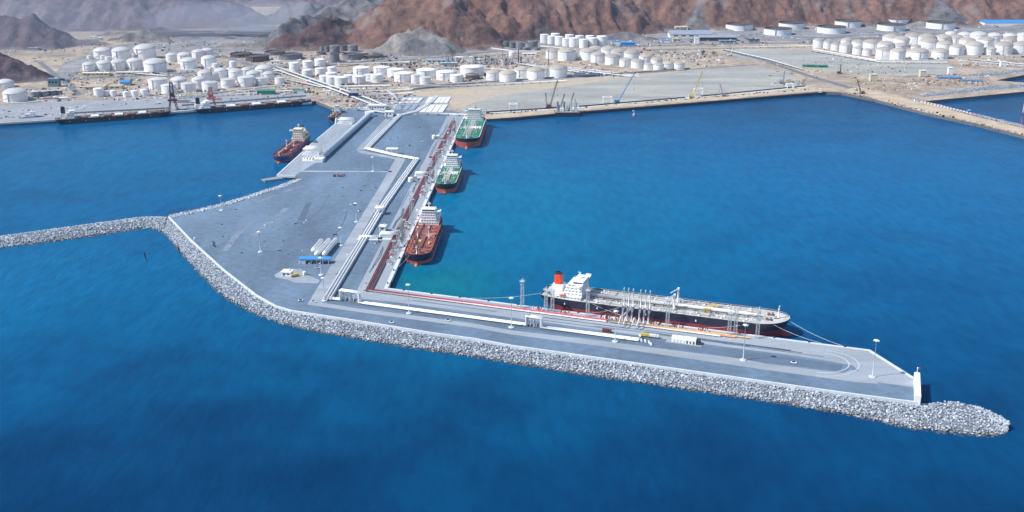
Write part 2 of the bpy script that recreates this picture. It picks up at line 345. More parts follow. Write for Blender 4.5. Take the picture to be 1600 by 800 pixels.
RIDGES = [  # surveyed crest points (photo x, photo y of the crest, photo y of its foot), rock colour
    ([(-140, 30, 140), (-40, 62, 135), (0, 80, 132), (40, 102, 129), (74, 125, 127)], PURP),
    ([(-160, 5, 78), (-40, 15, 78), (20, 22, 78), (48, 24, 78), (85, 40, 76), (115, 56, 73), (138, 66, 70)], PURP),
    ([(20, 22, 78), (60, 48, 78), (84, 66, 78)], PURP),
    ([(-100, -60, 52), (60, -70, 50), (200, -60, 48), (280, -30, 46), (330, -8, 42), (385, 8, 36), (412, 22, 32)], HAZEP),
    ([(60, -70, 50), (105, -5, 49), (120, 30, 49)], HAZEP), ([(200, -60, 48), (205, 0, 48), (215, 28, 47)], HAZEP), ([(280, -30, 46), (290, 15, 45)], HAZEP),
    ([(203, 54, 66), (220, 48, 66), (240, 49, 66), (264, 64, 66.5)], GREY),
    ([(120, 64, 72), (150, 60, 71), (170, 66, 70)], GREY),
    ([(392, 66, 75), (430, 45, 75), (455, 31, 73), (480, 22, 68), (520, 10, 64), (560, -10, 62), (620, -50, 60)], GREY),
    ([(340, 34, 44), (400, 22, 40), (440, 14, 38), (480, -5, 40)], GREY),
    ([(416, 73, 81), (440, 50, 81), (470, 56, 81), (500, 47, 80), (536, 62, 78)], DBRN),
    ([(470, 44, 76), (520, 26, 74), (545, 34, 72)], DBRN),
    ([(560, 24, 70), (600, 6, 74), (640, -22, 78), (668, -38, 80), (700, 0, 80), (735, 38, 77), (762, 60, 75), (786, 72, 75.5)], REDB),
    ([(668, -38, 80), (676, 12, 80), (668, 40, 82)], REDB), ([(640, -22, 78), (620, 20, 78), (600, 48, 78)], REDB), ([(700, 0, 80), (716, 40, 80)], DBRN),
    ([(545, 62, 73), (568, 38, 73), (592, 54, 73)], REDB),
    ([(582, 74, 87), (615, 56, 87), (648, 40, 87), (674, 52, 87), (704, 70, 85)], PALE), ([(640, 55, 88), (690, 72, 88)], GREY),
    ([(720, -40, 67), (780, -60, 67), (830, -30, 65), (870, -50, 63), (920, -40, 59), (960, -15, 55), (1000, 12, 51), (1035, 32, 48.5), (1062, 45, 47.5)], REDB),
    ([(780, -60, 67), (772, 0, 68), (790, 38, 69)], REDB), ([(830, -30, 65), (840, 18, 66), (828, 44, 68)], DBRN), ([(870, -50, 63), (885, 5, 63), (908, 44, 61)], REDB), ([(920, -40, 59), (935, 10, 58), (958, 38, 56)], GREY), ([(960, -15, 55), (990, 28, 53)], DBRN),
    ([(1030, -60, 46), (1100, -20, 45), (1150, -30, 43), (1220, -50, 41), (1300, -40, 39), (1380, -50, 39), (1450, -25, 39), (1500, -40, 39), (1560, -10, 39), (1620, -40, 40), (1760, -40, 41)], REDB),
    ([(1100, -20, 45), (1088, 18, 46), (1075, 36, 46.5)], GREY), ([(1150, -30, 43), (1142, 12, 44), (1120, 32, 44.5)], GREY), ([(1220, -50, 41), (1215, 5, 41), (1235, 24, 40.5)], REDB), ([(1300, -40, 39), (1280, 10, 40)], DBRN), ([(1380, -50, 39), (1400, 8, 39.5)], REDB), ([(1450, -25, 39), (1470, 2, 40), (1495, 26, 39.5)], GREY), ([(1560, -10, 39), (1590, 18, 40)], REDB),
    ([(1290, 31, 39), (1330, 16, 39.5), (1372, 31, 39)], PALE),
    ([(948, 57, 63), (985, 50, 63.5), (1028, 58.5, 63)], GREY), ([(700, 60, 70), (760, 62, 72)], PALE), ([(850, 50, 60), (900, 54, 61)], GREY), ([(1040, 44, 50), (1100, 42, 49)], GREY),
]
rm = random.Random(5)
for k in range(60):                                                     # low hummocks in front of the slopes
    x_ = rm.uniform(330, 1600); f_ = float(np.interp(x_, [330, 400, 560, 700, 790, 900, 1060, 1200, 1500, 1600], [70, 78, 75, 85, 74, 61, 49, 44.5, 40.5, 40])) - rm.uniform(-1, 4); hgt = rm.uniform(2.5, 8); w_ = rm.uniform(8, 26)
    RIDGES.append(([(x_ - w_, f_ - hgt * .4, f_), (x_, f_ - hgt, f_ + .6), (x_ + w_, f_ - hgt * .3, f_)], rm.choice((GREY, PALE, DBRN, REDB, GREY))))
for k in range(26):                                                     # spoil heaps on the left plain
    x_ = rm.uniform(150, 430); f_ = rm.uniform(50, 74); hgt = rm.uniform(1.5, 4.5); w_ = rm.uniform(5, 16)
    RIDGES.append(([(x_ - w_, f_ - hgt * .5, f_), (x_, f_ - hgt, f_ + .4), (x_ + w_, f_ - hgt * .4, f_)], rm.choice((GREY, GREY, PURP, PALE))))
BACK = [at_depth(*q) for q in ((-300, -100, 4900), (200, -120, 4900), (800, -150, 4700), (1300, -150, 4800), (2000, -120, 4900))]
def crest(px, py, fy, slope=.74):
    ta = math.tan(PITCH + math.atan((py - 400) / FOC)); Df = g(800, fy)[1]; D = (CAM_H - 5 + slope * Df) / (ta + slope)
    return (*at_depth(px, py, D), max(12.0, (D - Df) * 1.08))
def terrain():
    xs = np.arange(-2450, 2451, 7.0); ys = np.concatenate([np.arange(2080, 3650, 5.5), np.arange(3650, 5200, 26.0)])
    X, Y = np.meshgrid(xs, ys)
    wx = X + 26 * (fbm(X / 120, Y / 120, 4, 3) - .5) * 2; wy = Y + 26 * (fbm(X / 120, Y / 120, 4, 9) - .5) * 2
    Hh = np.zeros_like(X); Sx = np.zeros_like(X); U = np.zeros_like(X); C = np.zeros(X.shape + (3,)); C[:] = HAZEP
    off = 0.0
    for pts, col in RIDGES + [(None, HAZEP)]:
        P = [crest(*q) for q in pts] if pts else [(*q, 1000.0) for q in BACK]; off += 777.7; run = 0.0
        for (x0, y0, z0, w0), (x1, y1, z1, w1) in zip(P[:-1], P[1:]):
            dx, dy = x1 - x0, y1 - y0; L = math.hypot(dx, dy); L2 = L * L + 1e-6
            tr = ((wx - x0) * dx + (wy - y0) * dy) / L2; t = np.clip(tr, 0, 1)
            d = np.hypot(wx - x0 - t * dx, wy - y0 - t * dy); hz = z0 + t * (z1 - z0) - 3; wd = w0 + t * (w1 - w0)
            h = hz * np.clip(1 - d / wd, 0, 1)
            s_ = off + run + tr * L + np.sign((wx - x0) * dy - (wy - y0) * dx) * 333.0
            m = h > Hh; Hh = np.where(m, h, Hh); Sx = np.where(m, s_, Sx); U = np.where(m, d, U); C[m] = col; run += L
    sw = Sx + 16 * (fbm(X / 40, Y / 40, 3, 77) - .5) * 2
    def tri(v, seed):                       # gullies that run down from the crests
        q = vnoise(v, U / 150.0 + seed, seed); return 1 - np.abs(2 * q - 1)
    gul = tri(sw / 52, 5) * .6 + tri(sw / 21, 15) * .4
    rid = fbm(X / 105, Y / 105, 7, 31, True, .6); fine = fbm(X / 17, Y / 17, 4, 57, True)
    mask = np.clip(Hh / 30, 0, 1); fl = np.clip(U / 35, 0, 1)
    Z = Hh * (.9 + .14 * rid) + mask * (fl * 30 * (gul - .60) + 24 * (rid - .42) + 8 * (fine - .4)) + np.clip(Hh / 5, 0, 1) * 1.8 * fine
    Z = np.where(Hh > .05, np.maximum(Z, 0), 0)
    nx, ny = len(xs), len(ys)
    verts = np.stack([X.ravel(), Y.ravel(), (3.4 + Z).ravel()], 1)
    idx = np.arange(nx * ny).reshape(ny, nx)
    fc = np.stack([idx[:-1, :-1], idx[:-1, 1:], idx[1:, 1:], idx[1:, :-1]], -1).reshape(-1, 4)
    zz = Z.ravel()[fc].max(1) > .02; fc = fc[zz]
    used = np.unique(fc); remap = np.full(nx * ny, -1); remap[used] = np.arange(len(used))
    me = bpy.data.meshes.new('mountains'); me.from_pydata(verts[used].tolist(), [], remap[fc].tolist())
    for _ in range(3): C[1:-1, 1:-1] = (C[1:-1, 1:-1] * 2 + C[2:, 1:-1] + C[:-2, 1:-1] + C[1:-1, 2:] + C[1:-1, :-2]) / 6
    ca = np.concatenate([C.reshape(-1, 3)[used], np.ones((len(used), 1))], 1)
    me.color_attributes.new('rock', 'FLOAT_COLOR', 'POINT').data.foreach_set('color', ca.ravel())
    me.polygons.foreach_set('use_smooth', [True] * len(me.polygons))
    return me
def mountain_material():
    m = bpy.data.materials.new('mountain_rock'); m.use_nodes = True; n = m.node_tree.nodes; l = m.node_tree.links; b = n['Principled BSDF']; b.inputs['Roughness'].default_value = .95
    b.inputs['Specular IOR Level'].default_value = .1
    geo = n.new('ShaderNodeNewGeometry'); pos = geo.outputs['Position']
    at = n.new('ShaderNodeAttribute'); at.attribute_name = 'rock'
    def noise(s, d=6, r=.6):
        z = n.new('ShaderNodeTexNoise'); z.inputs['Scale'].default_value = s; z.inputs['Detail'].default_value = d; z.inputs['Roughness'].default_value = r; l.new(pos, z.inputs['Vector']); return z.outputs['Fac']
    def ramp(f, stops):
        r = n.new('ShaderNodeValToRGB'); e = r.color_ramp.elements
        e[0].position, e[0].color = stops[0][0], (*stops[0][1], 1); e[1].position, e[1].color = stops[-1][0], (*stops[-1][1], 1)
        for p, c in stops[1:-1]: q = e.new(p); q.color = (*c, 1)
        l.new(f, r.inputs[0]); return r.outputs[0]
    def mul(a, c):
        x = n.new('ShaderNodeMix'); x.data_type = 'RGBA'; x.blend_type = 'MULTIPLY'; x.inputs[0].default_value = 1; l.new(a, x.inputs[6]); l.new(c, x.inputs[7]); return x.outputs[2]
    def lerp(f, a, c):
        x = n.new('ShaderNodeMix'); x.data_type = 'RGBA'; l.new(f, x.inputs[0]); l.new(a, x.inputs[6])
        if isinstance(c, tuple): x.inputs[7].default_value = (*c, 1)
        else: l.new(c, x.inputs[7])
        return x.outputs[2]
    def rng(f, a, c, lo, hi):
        x = n.new('ShaderNodeMapRange'); x.interpolation_type = 'SMOOTHSTEP'; l.new(f, x.inputs[0])
        for i, q in enumerate((a, c, lo, hi)): x.inputs[i + 1].default_value = q
        return x.outputs[0]
    c = mul(at.outputs['Color'], ramp(noise(.011, 7, .65), [(.32, (.58, .57, .62)), (.5, (1, 1, 1)), (.68, (1.25, 1.2, 1.15))]))
    c = mul(c, ramp(noise(.06, 6, .7), [(.32, (.70, .70, .72)), (.68, (1.28, 1.27, 1.25))]))
    c = lerp(rng(noise(.009, 7, .65), .54, .66, 0, .6), c, (.23, .20, .185))           # bare pale rubble
    sx = n.new('ShaderNodeSeparateXYZ'); l.new(pos, sx.inputs[0]); ma = n.new('ShaderNodeMath'); ma.operation = 'MULTIPLY_ADD'; l.new(noise(.02, 5), ma.inputs[0]); ma.inputs[1].default_value = 34; l.new(sx.outputs[2], ma.inputs[2])
    c = lerp(rng(ma.outputs[0], 19, 31, .7, 0), c, ramp(noise(.03, 6), [(.35, (.17, .155, .145)), (.65, (.36, .30, .24))]))   # sandy scree on the lowest slopes
    l.new(c, b.inputs['Base Color'])
    bp = n.new('ShaderNodeBump'); bp.inputs['Distance'].default_value = 6; bp.inputs['Strength'].default_value = .9; l.new(noise(.055, 7, .68), bp.inputs['Height']); l.new(bp.outputs[0], b.inputs['Normal'])
    return m
me = terrain(); me.materials.append(mountain_material()); struct(link('mountains', me))

# ------------------------------------------------------------------ ground surfaces on the mainland
sheet('quay_pavement', [(-300, 176), (0, 164), (240, 152), (478, 142), (488, 159), (84, 185.5), (0, 190.5), (-300, 203)], YARD, 5.06)
sheet('reclaimed_land', [(716, 172), (742, 160), (775, 150), (985, 121), (1080, 110), (1170, 103), (1230, 112), (1262, 133), (1180, 143), (1085, 151.5), (900, 167), (800, 176), (740, 178)], RECL, 5.07)
sheet('reclaimed_sand', [(620, 152), (640, 146), (760, 134), (850, 125), (1070, 111), (1130, 108), (985, 121), (775, 150), (742, 160), (716, 170), (700, 160), (640, 156)], RECLB, 5.06)
sheet('reclaimed_land', [(1155, 76), (1260, 77), (1340, 90), (1420, 97), (1480, 99), (1500, 112), (1440, 121), (1300, 112), (1215, 100), (1130, 84)], RECL, 5.06)
sheet('shore_strip', [(742, 181), (800, 176.6), (900, 168), (1085, 152.5), (1262, 136), (1300, 138), (1315, 142.5), (1285, 141.5), (1200, 148), (1082, 158), (900, 172.5), (800, 181.5), (762, 184)], SANDR, 5.07)
sheet('shore_strip', [(1318, 143), (1362, 152), (1447, 174), (1530, 192), (1600, 210), (1700, 235), (1700, 225), (1600, 201), (1516, 180), (1440, 160), (1400, 148), (1330, 138)], SANDR, 5.06)
sheet('works_yard', [(1340, 134), (1420, 118), (1540, 117), (1555, 128), (1440, 148), (1395, 146)], mat('works_dirt', (.20, .15, .11), .95, scale=.03, col2=(.42, .34, .25), fine=.3), 5.065)
sheet('paved_yard', [(555, 160), (600, 150), (690, 151), (704, 162), (690, 176), (640, 175), (620, 172), (560, 172)], YARD, 5.12)
for pts, wd in (([(-100, 135), (0, 130), (125, 122.5), (180, 120), (300, 113.5)], 26), ([(300, 113.5), (430, 104), (600, 97), (700, 88), (770, 80.5), (840, 75), (1000, 72), (1200, 67.5), (1400, 66)], 24), ([(600, 103), (700, 94), (800, 84), (1050, 77), (1150, 74)], 12),
                ([(62, 97), (100, 128), (125, 148)], 12), ([(330, 82), (400, 104), (480, 122), (600, 165)], 16), ([(1135, 79), (1200, 96), (1262, 118), (1330, 138)], 16), ([(1030, 60), (1200, 57), (1350, 60), (1480, 52), (1600, 45)], 18),
                ([(560, 150), (700, 135), (850, 124), (985, 115.5), (1075, 108.5), (1180, 101)], 8)):
    ribbon('road', pts, wd, 5.10, ROADM)
for pts, wd in (([(700, 180), (740, 178), (900, 168.4), (1085, 152), (1262, 135.5)], 9), ([(130, 117), (180, 114), (280, 109.5), (360, 104)], 7), ([(505, 142), (560, 138), (640, 137)], 7), ([(820, 100), (900, 106), (990, 117)], 9), ([(1500, 94), (1600, 103)], 10), ([(1500, 100), (1600, 108)], 6), ([(830, 108), (930, 113), (1000, 119)], 7)):
    ribbon('track', pts, wd, 5.13, KERB)
sheet('drainage_pond', [(880, 118), (905, 113.5), (975, 116.5), (915, 121.2)], mat('pond_liner', (.05, .055, .11), .35, var=.2, scale=.05), 5.10)

GRAV = mat('grey_gravel', (.135, .14, .155), .95, scale=.018, col2=(.31, .295, .285), fine=.25, bump=.5, bscale=.08)
sheet('gravel_plain', [(78, 126), (100, 98), (170, 74), (260, 58), (380, 38), (440, 40), (520, 60), (560, 72), (500, 77), (440, 84), (360, 80), (270, 84), (210, 82), (130, 100), (120, 118)], GRAV, 5.05)
sheet('gravel_plain', [(570, 92), (610, 82), (700, 82), (790, 74), (850, 62), (960, 62), (1040, 52), (1200, 47), (1500, 36), (1700, 34), (1700, 56), (1500, 60), (1300, 66), (1180, 64), (1000, 70), (840, 73), (770, 79), (700, 86), (600, 95)], GRAV, 5.055)
# ------------------------------------------------------------------ rock armour
def rock_material():
    m = bpy.data.materials.new('armour_rock'); m.use_nodes = True; n = m.node_tree.nodes; l = m.node_tree.links; b = n['Principled BSDF']; b.inputs['Roughness'].default_value = .9
    at = n.new('ShaderNodeAttribute'); at.attribute_name = 'tint'
    r = n.new('ShaderNodeValToRGB'); e = r.color_ramp.elements; e[0].color = (.14, .155, .18, 1); e[1].color = (.68, .72, .77, 1); q = e.new(.5); q.color = (.34, .375, .42, 1); l.new(at.outputs['Fac'], r.inputs[0])
    geo = n.new('ShaderNodeNewGeometry'); sx = n.new('ShaderNodeSeparateXYZ'); l.new(geo.outputs['Position'], sx.inputs[0])
    nz = n.new('ShaderNodeTexNoise'); nz.inputs['Scale'].default_value = .1; l.new(geo.outputs['Position'], nz.inputs['Vector'])
    ad = n.new('ShaderNodeMath'); ad.operation = 'MULTIPLY_ADD'; l.new(nz.outputs['Fac'], ad.inputs[0]); ad.inputs[1].default_value = -1.6; l.new(sx.outputs[2], ad.inputs[2])
    mr = n.new('ShaderNodeMapRange'); l.new(ad.outputs[0], mr.inputs[0])
    for i, v in enumerate((-.5, .45, .92, 0)): mr.inputs[i + 1].default_value = v
    mx = n.new('ShaderNodeMix'); mx.data_type = 'RGBA'; l.new(mr.outputs[0], mx.inputs[0]); l.new(r.outputs[0], mx.inputs[6]); mx.inputs[7].default_value = (.085, .065, .048, 1)   # weed on the tide line
    l.new(mx.outputs[2], b.inputs['Base Color']); return m
ROCK = rock_material()
ph = (1 + 5 ** .5) / 2
ICO_V = np.array([(-1, ph, 0), (1, ph, 0), (-1, -ph, 0), (1, -ph, 0), (0, -1, ph), (0, 1, ph), (0, -1, -ph), (0, 1, -ph), (ph, 0, -1), (ph, 0, 1), (-ph, 0, -1), (-ph, 0, 1)]) / 1.9
ICO_F = np.array([(0, 11, 5), (0, 5, 1), (0, 1, 7), (0, 7, 10), (0, 10, 11), (1, 5, 9), (5, 11, 4), (11, 10, 2), (10, 7, 6), (7, 1, 8), (3, 9, 4), (3, 4, 2), (3, 2, 6), (3, 6, 8), (3, 8, 9), (4, 9, 5), (2, 4, 11), (6, 2, 10), (8, 6, 7), (9, 8, 1)])
def resample(pts, n):
    P = np.array(pts, float); s = np.concatenate([[0], np.cumsum(np.hypot(*np.diff(P, axis=0).T))]); u = np.linspace(0, s[-1], n)
    return np.stack([np.interp(u, s, P[:, 0]), np.interp(u, s, P[:, 1])], 1), s[-1]
def rock_bank(label, pa, pb, prof, size=2.1, seed=1, density=1.25, tone=.5):
    """rocks heaped between two lines on the ground; prof(v) is the height from line a (v=0) to line b (v=1)"""
    rng = np.random.default_rng(seed); n = 80
    A, la = resample(pa, n); B, lb = resample(pb, n)
    W = np.hypot(*(A - B).T).mean(); cnt = int(max(la, lb) * W / (size * size) * density)
    u = rng.random(cnt) * (n - 1.001); v = rng.random(cnt); i = u.astype(int); fr = (u - i)[:, None]
    a = A[i] * (1 - fr) + A[i + 1] * fr; c = B[i] * (1 - fr) + B[i + 1] * fr
    xy = a * (1 - v[:, None]) + c * v[:, None]; z = prof(v) + rng.normal(0, .25, cnt)
    sc = size * (.30 + .52 * rng.random(cnt) ** 1.6); ang = rng.random(cnt) * 6.283
    V = ICO_V[None] * (1 + rng.uniform(-.28, .28, (cnt, 12, 1))) * np.stack([np.ones(cnt), rng.uniform(.65, 1, cnt), rng.uniform(.55, .9, cnt)], 1)[:, None, :]
    tl = rng.uniform(-.6, .6, cnt); V2 = V.copy(); V2[..., 1] = V[..., 1] * np.cos(tl)[:, None] - V[..., 2] * np.sin(tl)[:, None]; V2[..., 2] = V[..., 1] * np.sin(tl)[:, None] + V[..., 2] * np.cos(tl)[:, None]
    ca, sa = np.cos(ang)[:, None], np.sin(ang)[:, None]; V = np.stack([V2[..., 0] * ca - V2[..., 1] * sa, V2[..., 0] * sa + V2[..., 1] * ca, V2[..., 2]], -1) * sc[:, None, None]
    V[..., 0] += xy[:, 0:1]; V[..., 1] += xy[:, 1:2]; V[..., 2] += z[:, None]
    F = ICO_F[None] + (np.arange(cnt) * 12)[:, None, None]
    verts = V.reshape(-1, 3); faces = F.reshape(-1, 3)
    tint = np.repeat(np.clip(rng.normal(tone, .22, cnt), 0, 1), 12)
    k = 12; vv = np.linspace(0, 1, k); core = (A[:, None] * (1 - vv)[None, :, None] + B[:, None] * vv[None, :, None])       # core of the mound under the rocks
    cz = np.broadcast_to(prof(vv) - .5, (n, k)); cv = np.concatenate([core, cz[..., None]], -1).reshape(-1, 3)
    ci = np.arange(n * k).reshape(n, k) + len(verts); cq = np.stack([ci[:-1, :-1], ci[1:, :-1], ci[1:, 1:], ci[:-1, 1:]], -1).reshape(-1, 4)
    me = bpy.data.meshes.new('rock_armour'); me.from_pydata(np.concatenate([verts, cv]).tolist(), [], faces.tolist() + cq.tolist())
    me.attributes.new('tint', 'FLOAT', 'POINT').data.foreach_set('value', np.concatenate([tint, np.full(len(cv), .05)]))
    me.materials.append(ROCK); return tag(link('rock_armour', me), label, 'rock armour', None, 'stuff')
wl = [(250, 361), (266, 377), (280, 396), (310, 430), (350, 469), (400, 494), (440, 508), (480, 518), (577, 535.5), (675, 551), (740, 560), (800, 570), (904, 587), (1050, 608), (1200, 630), (1310, 648), (1392, 666)]
rock_bank('grey boulder slope along the sea side of the mole', [g(q[0] - 1, q[1] + 1) for q in par[:-1]] + [g(1400, 627)], [g(*q, 0) for q in wl], lambda v: np.interp(v, [0, .12, .9, 1], [4.6, 4.4, 0, -1.2]), 1.4, 1)
rock_bank('rounded boulder tip at the outer end of the mole', [g(1398, 626, 4), g(1436, 629, 4), g(1489, 632, 0), g(1530, 640, 0), g(1562, 655, 0), g(1576, 668, 0)], [g(1380, 664, 0), g(1420, 673, 0), g(1470, 681, 0), g(1516, 685, 0), g(1552, 684, 0), g(1574, 676, 0)],
          lambda v: np.interp(v, [0, .2, .5, .85, 1], [2.4, 4.6, 4.0, .6, -1.2]), 1.4, 2)
rock_bank('long boulder breakwater arm running out to the left', [g(-160, 391, 0), g(0, 369, 0), (g(125, 351.5, 0)), g(190, 343, 0), g(215, 339.5, 0), g(240, 338, 0), g(263, 337.5, 0)], [g(-160, 414, 0), g(0, 389, 0), g(125, 374, 0), g(190, 364, 0), g(220, 359, 0), g(238, 359, 0), g(256, 366, 0)],
          lambda v: np.interp(v, [0, .3, .6, 1], [-.8, 3.8, 4.4, -1]), 1.65, 3)
rock_bank('low stone bank beside the causeway to the left jetty', [g(q[0], q[1] - 2.6, 0) for q in ((471, 278), (443, 289), (400, 303), (372, 312), (340, 321), (300, 330.5), (264, 337))], [g(*q) for q in ((473, 281), (445, 292), (402, 306), (374, 315), (342, 324.5), (302, 334), (266, 341))],
          lambda v: np.interp(v, [0, 1], [-.8, 5.4]), 2.0, 4)
rock_bank('stone bank of the small basin at the right edge', [g(1436, 149), g(1530, 136.5), g(1600, 131), (g(1700, 124))], [g(1452, 158, 0), g(1530, 151, 0), g(1600, 145, 0), g(1700, 137, 0)], lambda v: np.interp(v, [0, .4, 1], [5.5, 6.2, -.8]), 2.3, 5, 1.25, .22)
rock_bank('upper stone bank near the right edge', [g(1510, 117), g(1560, 112.5), g(1600, 108.5), g(1700, 99)], [g(1548, 126, 0), g(1575, 123, 0), g(1600, 119, 0), g(1700, 109, 0)], lambda v: np.interp(v, [0, .4, 1], [5.4, 6, -.8]), 2.3, 6, 1.25, .22)
rock_bank('stone edge along the inner side of the right spit', [g(1442, 157.5, 0), g(1516, 175.5, 0), g(1600, 195, 0), g(1700, 219, 0)], [g(1445, 160.5), g(1516, 179.5), g(1600, 200), g(1700, 225)], lambda v: np.interp(v, [0, 1], [-.6, 6]), 2.2, 7, 1.25, .25)

# ------------------------------------------------------------------ quay edges
def edge_wall(name, label, pts, wd, z0, z1, m=KERB, cat='wall'):
    b = wall_along(MB(), pts, wd, z0, z1); return tag(b.build(name, m), label, cat)
edge_wall('parapet', 'low pale parapet along the sea edge of the mole', [g(*q) for q in par], 1.5, 4.0, 6.5)
edge_wall('quay_coping', 'pale concrete coping along the quay of three moored tankers', [N(-1.6, 0), N(QL_N - 4, 0)], 3.4, 2.2, 5.55, cat='quay edge')
edge_wall('quay_coping', 'pale concrete coping of the quay beside the red funnel tanker', [Eq(2.2, 0), Eq(QL_E, 0), g(1428, 592)], 2.4, 2.2, 5.6, cat='quay edge')
edge_wall('jetty_coping', 'pale concrete edge of the left jetty', [g(526, 172), g(524, 194), g(489, 223), g(433.5, 273.6), g(462, 274.6)], 2.0, 2.4, 5.5, cat='quay edge')
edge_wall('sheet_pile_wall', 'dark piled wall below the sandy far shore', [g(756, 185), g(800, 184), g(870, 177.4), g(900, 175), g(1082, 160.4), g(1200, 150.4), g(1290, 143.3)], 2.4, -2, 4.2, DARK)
edge_wall('quay_coping', 'pale edge of the far left quay beneath the bulk carriers', [g(-200, 200), g(0, 192.2), g(85, 187.2), g(487, 160.2)], 2.4, 2.5, 5.5, cat='quay edge')
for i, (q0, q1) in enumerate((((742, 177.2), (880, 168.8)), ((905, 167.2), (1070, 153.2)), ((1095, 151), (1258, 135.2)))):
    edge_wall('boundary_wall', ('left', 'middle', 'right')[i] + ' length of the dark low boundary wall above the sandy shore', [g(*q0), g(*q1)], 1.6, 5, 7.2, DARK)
edge_wall('boundary_wall', 'dark fence line below the white tanks and the reclaimed land', [g(640, 141), g(700, 134), g(850, 122.6), g(990, 114.2), g(1078, 107.4)], 1.2, 5, 7.6, STEEL, 'fence')
# end wall with its small beacon
wt = thing('end_wall', 'tall white wave wall across the end of the mole', 'wall')
b = MB(); wall_along(b, [g(1433, 631.5), g(1431.5, 594)], 4.0, 4.5, 11.5); b.build('wall_body', WHITE, wt)
b = MB(); wall_along(b, [g(1436.2, 631.5), g(1434.6, 594)], .5, 4.5, 11.3); b.build('red_face', mat('faded_red', (.42, .07, .08), .7, var=.2, scale=.3), wt)
p = g(1431.5, 594); bt = thing('harbour_beacon', 'small red and white beacon on the end wall of the mole', 'beacon', (p[0], p[1], 11.5))
MB().tube([(0, 0, 0), (0, 0, 3)], .25, 6).build('post', WHITE, bt); MB().box((.9, 0, 3.4), (2.2, .3, 1.1)).build('panel', REDP, bt); MB().lathe([(.5, 3), (.5, 3.6), (.2, 4.2)], 8).build('lantern', WHITE, bt)

# ================================================================== SHIPS
NAVY = mat('navy_hull', (.020, .022, .045), .4, var=.25, scale=.15, fine=.1)
BLACKH = mat('black_hull', (.022, .020, .028), .5, var=.3, scale=.1)
BOOT = mat('red_boot_topping', (.30, .035, .035), .6, var=.25, scale=.12, fine=.12)
BOOTO = mat('orange_boot_topping', (.55, .13, .08), .6, var=.22, scale=.12, fine=.12)
DKBEIGE = mat('beige_deck', (.47, .455, .43), .8, var=.18, scale=.12, fine=.15)
DKRED = mat('red_deck', (.34, .075, .04), .8, var=.25, scale=.15, fine=.15)
DKGREEN = mat('green_deck', (.02, .235, .145), .75, var=.28, scale=.12, fine=.15)
DKMAR = mat('maroon_deck', (.21, .035, .035), .8, var=.25, scale=.2, fine=.15)
DKBR = mat('brown_deck', (.17, .11, .09), .85, var=.3, scale=.15, fine=.2)
FUNNEL = mat('red_funnel', (.80, .062, .012), .5, var=.06, scale=.3)
LIFEB = mat('lifeboat_orange', (.75, .20, .10), .5, var=.1, scale=.5)
CREAMH = mat('cream_house', (.72, .64, .50), .55, var=.08, scale=.3)
GREYP = mat('grey_pipe', (.42, .42, .42), .6, var=.2, scale=.4)
PINKP = mat('pink_deck_gear', (.45, .20, .17), .7, var=.3, scale=.4)

